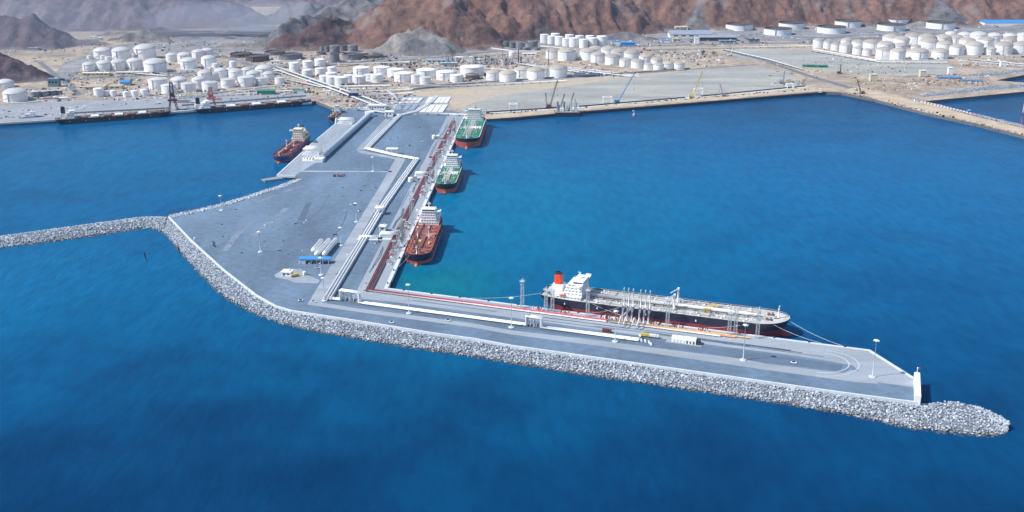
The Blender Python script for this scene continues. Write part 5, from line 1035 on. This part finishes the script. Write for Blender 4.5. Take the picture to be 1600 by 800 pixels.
def portal(x, y, wd, h, lab, m=WHITE):
    t = thing('portal_frame', lab, 'frame', (*g(x, y), 5.1), .05)
    for sx in (-1, 1):
        for sy in (-1, 1): MB().box((sx * wd / 2, sy * 5, h / 2), (1.3, 1.3, h)).build('post', m, t)
    for sy in (-1, 1): MB().box((0, sy * 5, h + .7), (wd + 2, 1.5, 1.6)).build('beam', m, t)
    for sx in (-1, 1): MB().box((sx * wd / 2, 0, h + .6), (1.2, 8.4, 1.2)).build('cross_beam', m, t); MB().box((sx * wd / 2, 0, h * .45), (.8, 8.6, .8)).build('tie', m, t)
for x, y, wd, h, lab in ((949, 161, 15, 10, 'white portal frame left of the blue crane on the shore'), (1091, 148.5, 15, 11, 'white portal frame beside the yellow crane'), (1234, 138, 13, 8, 'white portal frame near the right works yard'), (802, 172, 13, 10, 'white portal frame at the left end of the far shore')): portal(x, y, wd, h, lab)

# ================================================================== BUILDINGS
def building(x, y, wpx, dep, h, wallm, roofm, lab, gable=False, rz=0.04, name='building', cat='building', nwin=0):
    wd = wpx * ppm(x, y); p = g(x, y); t = thing(name, lab, cat, (p[0], p[1] + dep / 2, 5.05), rz)
    wl_ = MB().box((0, 0, h / 2), (wd, dep, h)).build('wall', wallm, t)
    if gable:
        e = .8; vs = [(-wd / 2 - e, -dep / 2 - e, h), (wd / 2 + e, -dep / 2 - e, h), (wd / 2 + e, dep / 2 + e, h), (-wd / 2 - e, dep / 2 + e, h), (-wd / 2 - e, 0, h + dep * .16), (wd / 2 + e, 0, h + dep * .16)]
        MB().add(vs, [(0, 1, 5, 4), (2, 3, 4, 5), (1, 2, 5), (3, 0, 4), (0, 3, 2, 1)]).build('roof', roofm, t)
    else:
        ro = MB().box((0, 0, h + .35), (wd + 1.2, dep + 1.2, .7)).build('roof', roofm, t); MB().box((wd * .2, dep * .1, h + 1.4), (min(4, wd * .2), min(3, dep * .3), 1.5)).build('roof_unit', OFFWH, ro)
    MB().box((-wd * .28, -dep / 2 - .05, 1.6), (min(5, wd * .18), .2, 3.2)).build('door', STEEL, t)
    for k in range(nwin): MB().box((-wd / 2 + wd * (k + .75) / (nwin + .5), -dep / 2 - .05, h * .62), (wd / nwin * .5, .2, h * .25)).build('window', GLASS, t)
    return t
SHEDR = mat('blue_grey_roof', (.27, .30, .36), .6, var=.12, scale=.1); CREAMB = mat('cream_wall', (.60, .53, .42), .8, var=.1, scale=.2); TEALB = mat('teal_wall', (.14, .21, .23), .7, var=.15, scale=.2); TANR = mat('tan_roof', (.45, .36, .25), .8, var=.12, scale=.1)
for a in ((1080, 60, 66, 50, 11, OFFWH, SHEDR, 'long warehouse with blue grey roof below the right mountain', True, .0, 5), (1122, 64, 58, 30, 9, DARK, SHEDR, 'second long warehouse in front with dark open side', True, .0, 0), (1065, 49, 20, 20, 12, CREAMB, CREAMB, 'cream block behind the long warehouses', False, .0, 3), (981, 71.5, 22, 16, 7, BLUER, BLUER, 'low bright blue shed right of the tall white bank', False, 0, 0), (962, 69, 14, 14, 7, WHITE, BLUER, 'small white shed with blue roof near the tall white bank', False, 0, 0),
          (1137, 68, 26, 14, 7, STEEL, SHEDR, 'low grey hall right of the long warehouses', False, 0, 3), (1178, 67, 18, 14, 8, STEEL, DARK, 'low dark hall farthest right of the warehouses', False, 0, 2), (1058, 66, 14, 12, 8, CREAMB, TANR, 'small cream hall beside the long warehouses', False, 0, 2), (1089, 68.5, 7, 10, 14, WHITE, OFFWH, 'white square tower before the warehouses', False, 0, 0), (1040, 66.5, 14, 10, 6, OFFWH, BLUER, 'low shed with blue roof left of the warehouses', False, 0, 0),
          (1575, 41, 74, 40, 10, WHITE, BLUER, 'long blue roofed hall at the far right below the hills', True, 0, 0), (560, 71.5, 17, 18, 8, STEEL, BLUER, 'blue roofed shed behind the dark grey tanks', False, 0, 0), (552, 153, 15, 12, 9, mat('navy_wall', (.05, .07, .16), .6), SHEDR, 'dark blue block beside the pale pipe racks', False, .1, 3), (415, 148, 27, 14, 7, GREENR, GREENR, 'long green shed behind the far left quay', True, .06, 0), (466, 145.5, 18, 12, 6, OFFWH, GREENR, 'white shed with green roof near the corner of the left basin', False, .06, 0),
          (589, 172.5, 27, 14, 8, WHITE, OFFWH, 'long white building at the root of the mole', False, -.05, 6), (608, 182.5, 13, 12, 8, WHITE, WHITE, 'white cube building beside the zigzag pipes at the mole root', False, -.1, 2), (83, 136, 16, 16, 15, TEALB, TEALB, 'dark teal block on the far left', False, .1, 3), (194, 134, 14, 22, 7, STEEL, BLUER, 'blue roofed hall behind the small white cylinders', True, .1, 0), (146, 141, 30, 34, 6, CREAMB, TANR, 'wide tan roofed hall on the far left', False, .06, 4), (179, 140, 20, 22, 6, CREAMB, TANR, 'tan roofed hall beside the blue roof on the left', False, .06, 2),
          (149, 119, 42, 12, 6, mat('yellow_wall', (.62, .50, .20), .8), OFFWH, 'low yellow walled building along the left road', False, .05, 6), (206, 117, 50, 10, 5, CREAMB, OFFWH, 'low cream building line beside the left road', False, .05, 6), (682, 99.5, 33, 16, 8, OFFWH, SHEDR, 'long white shed among the chimneys', True, .02, 4), (717, 96, 12, 12, 9, WHITE, WHITE, 'small white block behind the long white shed', False, 0, 2), (748, 98, 16, 12, 7, WHITE, OFFWH, 'low white block in the chimney plant', False, 0, 2), (702, 103, 26, 10, 6, STEEL, mat('teal_roof', (.35, .55, .58), .6), 'pale teal roofed shed in front of the chimneys', False, 0, 0), (827, 88, 22, 12, 6, WHITE, WHITE, 'low white hall right of the chimney plant', False, 0, 3),
          (78, 158.8, 22, 8, 5, WHITE, RUST, 'long white shed with rusty roof edge behind the far left quay', False, .06, 0), (98, 157.5, 14, 8, 5, OFFWH, OFFWH, 'short pale shed behind the far left quay', False, .06, 0), (1365, 127, 11, 9, 13, CREAMB, CREAMB, 'cream tower block on the right shore', False, 0, 0), (1442, 120.5, 9, 9, 13, CREAMB, OFFWH, 'cream tower block near the works yard', False, 0, 0), (1485, 117, 7, 8, 14, WHITE, WHITE, 'white tower block at the top of the works yard', False, 0, 0), (1568, 104, 9, 8, 10, WHITE, WHITE, 'white tower block by the pipe racks at the right edge', False, 0, 0),
          (1484, 124, 36, 9, 4, STEEL, BLUER, 'long blue roofed shelter in the works yard', True, -.12, 0), (1519, 128, 30, 8, 3, STEEL, BLUER, 'second blue roofed shelter in the works yard', True, -.12, 0), (1264, 105, 18, 10, 4, GREENR, GREENR, 'left of the two dark green covered heaps', True, 0, 0), (1283, 105.5, 20, 10, 4, GREENR, GREENR, 'right of the two dark green covered heaps', True, 0, 0), (752, 178.3, 15, 10, 7, OFFWH, SHEDR, 'grey roofed building behind the broad green tanker', False, 0, 3), (735, 176.3, 12, 9, 6, TEALB, SHEDR, 'dark building at the shore end of the tanker quay', False, 0, 2),
          (60, 66, 10, 12, 6, WHITE, OFFWH, 'small white house below the hazy left hill', False, 0, 0), (145, 61, 9, 12, 6, WHITE, WHITE, 'small white house at the foot of the left hill', False, 0, 0), (155, 63, 7, 10, 6, CREAMB, OFFWH, 'small cream house at the foot of the left hill', False, 0, 0), (52, 79, 16, 10, 6, STEEL, SHEDR, 'grey house on the dirt ground of the far left', False, 0, 0), (430, 100, 14, 10, 6, WHITE, OFFWH, 'low white hall below the brown tanks', False, 0, 3), (640, 150, 10, 8, 5, WHITE, OFFWH, 'small white building at the edge of the sandy ground', False, 0, 1)):
    building(a[0], a[1], a[2], a[3], a[4], a[5], a[6], a[7], a[8], a[9], nwin=a[10])
# chimneys and process columns
for j, (x, y, ty, r) in enumerate(((697, 100, 82, 1.1), (700.5, 100, 88, .9), (707, 99, 85, .9), (732, 97, 84, .9), (759, 99, 85.5, 1.3), (762.5, 99, 87, 1.3), (785, 96, 80.5, 1.1), (810, 99, 77, 1.2), (814, 101, 89, 2.2), (825, 100, 91, 1.6), (857, 107, 78, .9))):
    p = g(x, y); h = at_depth(x, ty, p[1])[2] - 5; t = thing('chimney', 'thin dark chimney stack in the central plant, ' + ORD[j] + ' from left', 'chimney', (*p, 5), 0, 'chimneys of the central plant')
    MB().tube([(0, 0, 0), (0, 0, h)], r, 8, r2=r * .75).build('stack', DARK if j % 3 else STEEL, t); [MB().lathe([(r * 1.9, h * k), (r * 1.9, h * k + .5), (r * 1.2, h * k + .5)], 10, close=False).build('platform', STEEL, t) for k in (.4, .75)]; MB().box((0, 0, .6), (r * 5, r * 5, 1.2)).build('base', KERB, t)
for j, (x, y) in enumerate(((742, 100), (754, 101), (768, 101), (774, 100), (790, 101), (797, 100))):
    t = thing('process_unit', 'dark steel process frame in the central plant, ' + ORD[j] + ' from left', 'process unit', (*g(x, y), 5), .1 * j, 'process frames'); 
    b = MB(); b.lattice((0, 0, 0), (0, 0, 12 + 3 * (j % 3)), 9, 9, 3, .5); b.build('frame', STEEL, t); MB().tube([(1, 0, 0), (1, 0, 14)], 1.6, 8).build('column', OFFWH if j % 2 else DARK, t); MB().tube([(-3, -2, 6), (3, -2, 6)], 1.2, 8).build('drum', OFFWH, t)
# laydown pads at the root of the mole
t = thing('laydown_yard', 'rows of pale and dark paved pads at the root of the mole', 'yard')
for (x0, x1, y0, y1, n, sk, pm) in ((655, 693, 176, 164.5, 4, 8, OFFWH), (617, 648, 172.5, 164, 3, 8, SHEDR), (664, 700, 161.5, 152.5, 5, 6, OFFWH), (623, 655, 161.5, 153.5, 4, 8, KERB)):
    for k in range(n):
        u0, u1 = k / n, (k + .88) / n; q = [g(x0 + (x1 - x0) * u0, y0), g(x0 + (x1 - x0) * u1, y0), g(x0 + (x1 - x0) * u1 + sk, y1), g(x0 + (x1 - x0) * u0 + sk, y1)]
        MB().prism(q, 5.0, 6.4).build('pad', pm, t)
a, c = gz(625, 158, 7.6), gz(654, 156.5, 7.6); tag(MB().tube([a, c], .8, 6).build('pipeline', ORANGE), 'short orange pipe across the pads at the mole root', 'pipeline')

# ================================================================== YARD FURNITURE ON THE MOLE
p = g(491, 412); a2 = g(517, 413.5); t = thing('open_shed', 'open vehicle shed with bright blue roof on the yard', 'shed', (*g(491, 412.5), 5.2), -.02); wd = 49 * ppm(491, 412)
MB().box((0, 3.5, 4.9), (wd, 9.5, .5)).build('roof', BLUER, t); MB().box((0, 7.6, 2.3), (wd - 1, .3, 4.6)).build('back_wall', WHITE, t)
for k in range(6): MB().box((-wd / 2 + 1 + (wd - 2) * k / 5, -.6, 2.4), (.35, .35, 4.8)).build('post', WHITE, t)
MB().box((-wd / 2 + 3.5, 1.2, 1.9), (6, 3, 3.4)).build('store_room', WHITE, t)
def car(p, rz, m, lab, truck=False):
    t = thing('truck' if truck else 'parked_car', lab, 'truck' if truck else 'car', (*p, 5.26), rz)
    if truck:
        MB().box((0, 0, .75), (7.6, 2.2, .5)).build('chassis', DARK, t); MB().box((2.9, 0, 1.9), (1.8, 2.3, 2.0), top=.92).build('cab', m, t); MB().box((-1.1, 0, 1.9), (5.2, 2.4, 1.9)).build('load_bed', m, t); xs = (-2.6, -1.4, 2.6); r = .5
    else:
        MB().box((0, 0, .72), (4.4, 1.8, .8), top=.95).build('body', m, t); MB().box((-.2, 0, 1.4), (2.4, 1.6, .65), top=.82).build('cabin', GLASS, t); xs = (-1.35, 1.35); r = .34
    for x in xs:
        for sy in (-1, 1): MB().tube([(x, sy * .75, r), (x, sy * 1.0, r)], r, 8).build('wheel', DARK, t)
for j, (x, y, rz, m, lab) in enumerate(((484, 411.5, 1.4, WHITE, 'white car under the blue roof, leftmost'), (492, 411.5, 1.5, STEEL, 'grey car under the middle of the blue roof'), (500, 411.8, 1.5, WHITE, 'white car under the right half of the blue roof'), (586.5, 380.5, AN, WHITE, 'white car beside the zigzag pipes left of the rust red deck'), (592, 378, AN + .1, MAROON, 'maroon car beside the white one by the zigzag pipes'), (496, 419.5, .1, WHITE, 'white car in front of the blue roofed shed'), (562, 330, 1.0, WHITE, 'white car alone on the yard near the service road'), (490, 473, -.2, WHITE, 'white car on the service road corner'), (470, 471, .3, WHITE, 'white car below the yard hut'), (1091, 535, AE, WHITE, 'white car beside the long white unit on the outer mole'), (842, 510.5, AE, STEEL, 'grey car near the second pipe bridge'), (1240, 568, AE, WHITE, 'white car on the outer road near the turning circle'), (700, 502, AE, OFFWH, 'pale car on the outer road near the quay corner'), (612, 505, AE, WHITE, 'white car on the outer road by the first pipe bridge'), (620, 215, AN, WHITE, 'white car on the far yard near the pipes'), (655, 199, AN, STEEL, 'grey car on the dark far yard'), (640, 228, AN, DARK, 'dark car on the far yard above the gatehouse'))):
    car(g(x, y), rz, m, lab)
for x, y, rz, m, lab in ((461, 432.5, .5, YELL, 'yellow truck beside the white hut'), (1008, 526.5, AE + .1, YELL, 'yellow truck on the apron beside the long tanker'), (1022, 528, AE, OFFWH, 'pale truck just right of the yellow truck'), (1515, 102, .1, YELL, 'yellow truck at the pipe racks on the right'), (948, 519, AE, RUST, 'brown truck on the apron below the white wheelhouse'), (700, 210, AN, OFFWH, 'pale truck beside the broad green tanker'), (672, 246, AN, PINKP, 'pinkish truck beside the middle green tanker')):
    car(g(x, y), rz, m, lab, True)
building(448, 432.5, 15, 8, 4.2, WHITE, WHITE, 'white flat hut with dark window on the left yard', False, -.12, 'hut', 'hut', 2)
def drum_unit(x, y, r, h, lab, m=WHITE):
    t = thing('drum_tank', lab, 'tank', (*g(x, y), 5.2)); b = MB(); b.lathe([(r, 0), (r, h), (r * .7, h + r * .25), (r * .1, h + r * .35)], 14); b.build('shell', m, t); MB().box((0, -r - .1, h / 2), (.5, .3, h)).build('ladder', STEEL, t); MB().box((r + 1.2, 0, 1), (2, 2, 2)).build('pump', STEEL, t)
drum_unit(476, 430, 1.6, 3.4, 'small white drum right of the yellow truck'); drum_unit(642, 284, 3.4, 5, 'white drum beside the zigzag pipes by the middle green tanker'); drum_unit(678, 217, 3.0, 5, 'white drum left of the broad green tanker')
building(684, 217, 5, 5, 4, OFFWH, OFFWH, 'pale kiosk next to the white drum by the broad green tanker', False, AN - 1.57, 'kiosk', 'kiosk')
building(598, 362, 9.5, 7, 5.5, WHITE, WHITE, 'white cube kiosk between the pipes and the rust red deck', False, -.1, 'kiosk', 'kiosk', 1)
building(649, 281, 4, 4, 3, OFFWH, STEEL, 'grey kiosk next to the white drum by the zigzag pipes', False, 0, 'kiosk', 'kiosk')
for (x, y, wd, dp, rz, lab) in ((613, 241, 17, 9, -.05, 'white roofed gatehouse straddling the zigzag pipes'), (593.5, 334.5, 10, 10, -.1, 'white roofed crossing frame over the zigzag pipes')):
    t = thing('gatehouse', lab, 'gatehouse', (*g(x, y), 5.2), rz); MB().box((0, 0, 8.2), (wd, dp, .8)).build('roof', WHITE, t)
    for sx in (-1, 0, 1):
        for sy in (-1, 1): MB().box((sx * wd * .45, sy * dp * .4, 3.9), (.6, .6, 7.8)).build('post', OFFWH, t)
    MB().box((wd * .2, dp * .1, 6.6), (wd * .5, dp * .5, 1.6)).build('cabin', OFFWH, t)
# long white unit on the outer mole
p = g(1069, 535); t = thing('pump_house', 'long white rounded unit with dark louvred end on the outer mole', 'plant unit', (*p, 5.2), AE); L_ = 20
b = MB(); pr = [(-3, 0), (3, 0), (3, 3.4), (2.4, 4.6), (0, 5.2), (-2.4, 4.6), (-3, 3.4)]; vs = [(x, y, z) for x in (-L_ / 2, L_ / 2) for (y, z) in pr]; n = 7
b.add(vs, [(i, (i + 1) % n, n + (i + 1) % n, n + i)[::-1] for i in range(n)] + [tuple(range(n)), tuple(range(2 * n - 1, n - 1, -1))]); b.build('casing', WHITE, t); MB().box((L_ / 2 + 1.5, 0, 1.9), (3, 5, 3.8)).build('louvre', DARK, t); MB().box((0, 0, -.05), (L_ + 9, 10, .3)).build('plinth', CONC, t)
for k in range(7): MB().box((-L_ / 2 + 2 + 2.7 * k, -3.1, 1.6), (1.0, .3, 1.6 if k % 2 else 2.4)).build('vent', DARK if k > 3 else OFFWH, t)
# concrete parts lying on the outer mole
for j, (x, y) in enumerate(((1002, 533), (1008, 534), (1014, 536), (1017, 539), (1000, 526))):
    tag(MB().box((0, 0, .5), (1.4, 6, 1.0), top=.9).build('concrete_beam', KERB, None, (*g(x, y), 5.3)), 'loose pale concrete beam at the end of the outer white pipes, ' + ORD[j] + ' of five', 'beam', 'loose concrete beams')
for (x, y, lab) in ((333.5, 384, 'left of two dark posts on the left yard'), (336, 386, 'right of two dark posts on the left yard')):
    t = thing('marker_post', lab, 'post', (*g(x, y), 5.1)); MB().tube([(0, 0, 0), (0, 0, 5.5)], .45, 6).build('post', DARK, t); MB().box((0, 0, .3), (1.6, 1.6, .6)).build('foot', DARK, t)
for (x, y, h, lab) in ((228.5, 407, 9, 'slanting dark pile standing in the water off the breakwater elbow'), (281, 397, 8, 'dark pile standing against the boulder slope')):
    t = thing('marker_pile', lab, 'pile', (*g(x, y, 0), -1)); MB().tube([(0, 0, 0), (-.9, 0, h)], .6, 8).build('pile', DARK, t); MB().lathe([(.9, 0), (1.0, .5), (.5, .9)], 8, (-.9, 0, h)).build('cap', DARK, t)
p = g(1595, 197); t = thing('navigation_mast', 'slender red and white mast on the right spit', 'mast', (*p, 5)); hm_ = at_depth(1592, 158, p[1])[2] - 5; MB().tube([(0, 0, 0), (0, 0, hm_ * .55)], .55, 6).build('lower_pole', REDP, t); MB().tube([(0, 0, hm_ * .55), (0, 0, hm_)], .45, 6).build('upper_pole', OFFWH, t); MB().box((0, 0, .5), (3, 3, 1)).build('base', KERB, t)
for k in range(16):
    u = k / 15; q = gz(1440 + 76 * u, 160 + 18.5 * u, 5.1); t = thing('barrier_block', 'red and white concrete block along the right spit, ' + ORD[k] + ' from left', 'barrier', q, -.3, 'red and white blocks'); MB().box((0, 0, 1.4), (3.4, 3.2, 2.8), top=.85).build('block', OFFWH, t); MB().box((3.4, 0, 1.0), (2.2, 3.2, 2.0)).build('red_end', REDP, t)
for k in range(2): building(1432 + 4 * k + (0 if k == 0 else 78), 158.5 + (0 if k == 0 else 18.5), 5, 5, 4, BLUER if k else WHITE, BLUER, ('small white and blue hut at the near end of the red and white blocks', 'small blue hut at the far right end of the red and white blocks')[k], False, 0, 'hut', 'hut')

# ================================================================== TREES AND SCATTER
LEAF = mat('foliage', (.045, .065, .03), .9, var=.45, scale=.4); BARK = mat('bark', (.10, .075, .05), .9)
def me_tree(seed):
    def f():
        rr = random.Random(seed); tr = MB(); tr.tube([(0, 0, 0), (.1, 0, 2.2), (.3, .2, 4)], .3, 6, r2=.12)
        for k in range(4): a = k * 1.6 + rr.random(); tr.tube([(.1, 0, 2.0 + .3 * k), (1.5 * math.cos(a), 1.5 * math.sin(a), 4 + .4 * k)], .14, 4, r2=.05)
        cr = MB()
        for k in range(170):
            while True:
                v = Vector((rr.uniform(-1, 1), rr.uniform(-1, 1), rr.uniform(-1, 1)))
                if v.length < 1: break
            c = Vector((v.x * 3.2, v.y * 3.2, 4.4 + v.z * 2.1)) * (1 + .15 * rr.random()); e = Vector((rr.uniform(-1, 1), rr.uniform(-1, 1), rr.uniform(-.6, .6))).normalized(); h = e.cross(Vector((rr.random(), rr.random(), 1))).normalized(); s = rr.uniform(.35, .75)
            cr.add([c - e * s, c + h * s * .6, c + e * s, c - h * s * .6], [(0, 1, 2, 3)])
        return tr.mesh('trunk', BARK), cr.mesh('crown', LEAF)
    return cached(('tree', seed), f)
TP = [(597, 104), (603, 105), (611, 105.5), (620, 104.5), (628, 105), (636, 104), (642, 104.5), (648, 104), (718, 99), (735, 96), (740, 95), (752, 94), (744, 95), (484, 149), (490, 148), (496, 150), (100, 128.5), (108, 132), (190, 129), (206, 129), (70, 146), (118, 146), (1115, 87), (1098, 86)]
for j, (x, y) in enumerate(sorted(TP)):
    tm, cm = me_tree(j % 4); s = R_.uniform(1.0, 1.7); t = thing('tree', 'small dark desert tree among the plant buildings, ' + (ORD[j] if j < 20 else ('twenty-first', 'twenty-second', 'twenty-third', 'twenty-fourth')[j - 20]) + ' from left', 'tree', (*g(x, y), 5), R_.uniform(0, 6), 'desert trees'); t.scale = (s, s, s); link('trunk', tm, t); link('crown', cm, t)
def scatter(name, label, areas, mats, seed, smin=1.5, smax=6, hmax=4):
    rr = random.Random(seed); b = MB()
    for (x0, y0, x1, y1, n, sl_) in areas:
        for k in range(n):
            x, y = rr.uniform(x0, x1), rr.uniform(y0, y1); p = g(x, y + sl_ * (x - x0)); s = rr.uniform(smin, smax); h = rr.uniform(.8, hmax); mi = rr.randrange(len(mats)); rz = rr.choice((0, .05, .1, 1.57)) + rr.uniform(-.1, .1)
            q = rr.random()
            if q < .6: b.box((p[0], p[1], 5 + h / 2), (s, s * rr.uniform(.3, 1), h), rz, mi, rr.uniform(.8, 1))
            elif q < .85: b.tube([(p[0] - s, p[1], 5.6), (p[0] + s, p[1] + s * rr.uniform(-.6, .6), 5.6)], rr.uniform(.3, .7), 5, mi)
            else: b.lathe([(s * .3, 0), (s * .3, h), (s * .1, h + .4)], 8, (p[0], p[1], 5), mi)
    return tag(b.build(name, mats), label, 'equipment', None, 'stuff')
scatter('plant_clutter', 'scattered pipes, boxes and small equipment between the tanks', [(60, 64, 420, 84, 160, 0), (250, 112, 450, 140, 160, 0), (600, 92, 860, 108, 220, -.03), (480, 84, 640, 96, 120, 0), (100, 124, 260, 140, 130, 0), (500, 134, 620, 160, 200, .1), (860, 76, 1130, 92, 120, .03), (1240, 60, 1480, 74, 80, 0), (100, 112, 250, 124, 90, -.03), (230, 100, 470, 116, 160, 0), (370, 84, 620, 102, 200, 0), (440, 112, 640, 140, 260, 0), (640, 95, 840, 112, 330, -.03), (640, 112, 800, 133, 150, 0), (800, 95, 1000, 116, 160, .03), (1000, 75, 1130, 100, 170, .05), (40, 140, 240, 157, 170, 0), (240, 146, 480, 154, 150, -.03), (540, 150, 640, 172, 150, 0), (0, 70, 420, 100, 140, 0), (1000, 55, 1200, 72, 120, 0), (1160, 40, 1600, 66, 140, 0), (1270, 70, 1600, 98, 150, 0), (850, 60, 1000, 80, 80, 0)], [WHITE, OFFWH, CREAMB, STEEL, RUST, TANR, DARK, SHEDR], 3)
scatter('works_clutter', 'heaps of building material on the right works yard', [(1330, 122, 1440, 142, 130, 0), (1440, 116, 1545, 134, 260, 0), (1205, 125, 1260, 134, 70, 0), (1310, 98, 1420, 116, 80, 0), (1500, 98, 1590, 106, 60, 0), (1180, 88, 1330, 122, 60, 0)], [RUST, TANR, CREAMB, STEEL, OFFWH, mat('timber', (.30, .19, .10), .9), TANR, mat('timber', (.3, .19, .1))], 4, 1.2, 4.5, 2.5)
scatter('shore_clutter', 'small gear lying along the sandy far shore', [(745, 179, 900, 180.5, 50, -.07), (900, 168.5, 1080, 170, 50, -.08), (1080, 153.5, 1280, 155, 60, -.075), (1320, 142, 1600, 145, 80, .24)], [RUST, STEEL, OFFWH, DARK, CREAMB], 5, 1, 4, 2.5)
scatter('quay_clutter', 'small gear lying on the far left quay', [(0, 172, 470, 176, 60, -.05), (0, 183, 90, 186, 30, -.05)], [STEEL, WHITE, RUST, DARK], 6, 1, 4, 2)
scatter('scrap_heap', 'dark heap of scrap on the left yard', [(520, 273.5, 538, 276.5, 60, 0)], [DARK, MAROON, STEEL], 8, 1, 3, 2.5)
scatter('yard_litter', 'scattered small objects lying about the mole yard', [(280, 345, 560, 400, 26, 0), (520, 270, 600, 330, 14, 0), (560, 440, 580, 455, 4, 0), (600, 200, 690, 235, 18, 0), (540, 340, 640, 440, 0, 0)], [STEEL, WHITE, DARK], 9, .6, 2.4, 1.2)

# ================================================================== AIR
b = MB(); b.box((0, 3150, 256), (18600, 12400, 520)); hz = b.build('haze', None)
hm = bpy.data.materials.new('haze'); hm.use_nodes = True; n = hm.node_tree.nodes; n.remove(n['Principled BSDF']); pv = n.new('ShaderNodeVolumePrincipled'); pv.inputs['Color'].default_value = (.38, .62, 1.0, 1); pv.inputs['Density'].default_value = 3.0e-5; pv.inputs['Anisotropy'].default_value = .2
hm.node_tree.links.new(pv.outputs[0], n['Material Output'].inputs['Volume']); hz.data.materials.clear(); hz.data.materials.append(hm); hz['kind'] = 'stuff'; hz['label'] = 'thin blue haze over the whole harbour'

def smoke(label, c, rad, dens, seed):
    rr = np.random.default_rng(seed); b = MB(); nu, nv = 20, 12; vs = []
    for i in range(nv + 1):
        th = math.pi * i / nv
        for j in range(nu):
            ph_ = 2 * math.pi * j / nu; k = 1 + .22 * math.sin(3 * ph_ + seed) * math.sin(2 * th) + .12 * math.cos(5 * ph_ - seed) * math.sin(th)
            vs.append((c[0] + rad[0] * k * math.sin(th) * math.cos(ph_), c[1] + rad[1] * k * math.sin(th) * math.sin(ph_), max(5.5, c[2] + rad[2] * k * math.cos(th))))
    b.add(vs, [(i * nu + j, (i + 1) * nu + j, (i + 1) * nu + (j + 1) % nu, i * nu + (j + 1) % nu) for i in range(nv) for j in range(nu)])
    o = b.build('smoke', None); m = bpy.data.materials.new('smoke'); m.use_nodes = True; nn = m.node_tree.nodes; nn.remove(nn['Principled BSDF']); v = nn.new('ShaderNodeVolumePrincipled'); v.inputs['Color'].default_value = (.80, .84, .97, 1); v.inputs['Density'].default_value = dens
    m.node_tree.links.new(v.outputs[0], nn['Material Output'].inputs['Volume']); o.data.materials.clear(); o.data.materials.append(m); tag(o, label, 'smoke', None, 'stuff')
q = at_depth(355, 24, 3010); smoke('pale smoke drifting in the left valley', (q[0], q[1], 42), (250, 120, 48), 2.6e-3, 1)
q = at_depth(170, 20, 2920); smoke('thin pale smoke over the far left mountain foot', (q[0], q[1], 60), (620, 130, 90), 1.1e-3, 2)
q = at_depth(20, 40, 2560); smoke('thin blue smoke at the far left edge', (q[0], q[1], 50), (240, 90, 70), 1.0e-3, 3)
# parts made of many pieces too small to pick apart
for o in bpy.data.objects:
    if o.parent and o.type == 'MESH' and o.name.split('.')[0] in ('window_row', 'railing', 'davit', 'cargo_pipes', 'catwalk', 'manifold', 'tank_hatches', 'deck_ribs', 'draught_mark', 'windlass', 'stern_winch', 'pipe_supports', 'rack_frames', 'footings', 'hoist_ropes', 'stay', 'deck_locker', 'bollard', 'handrail'):
        o['kind'] = 'stuff'
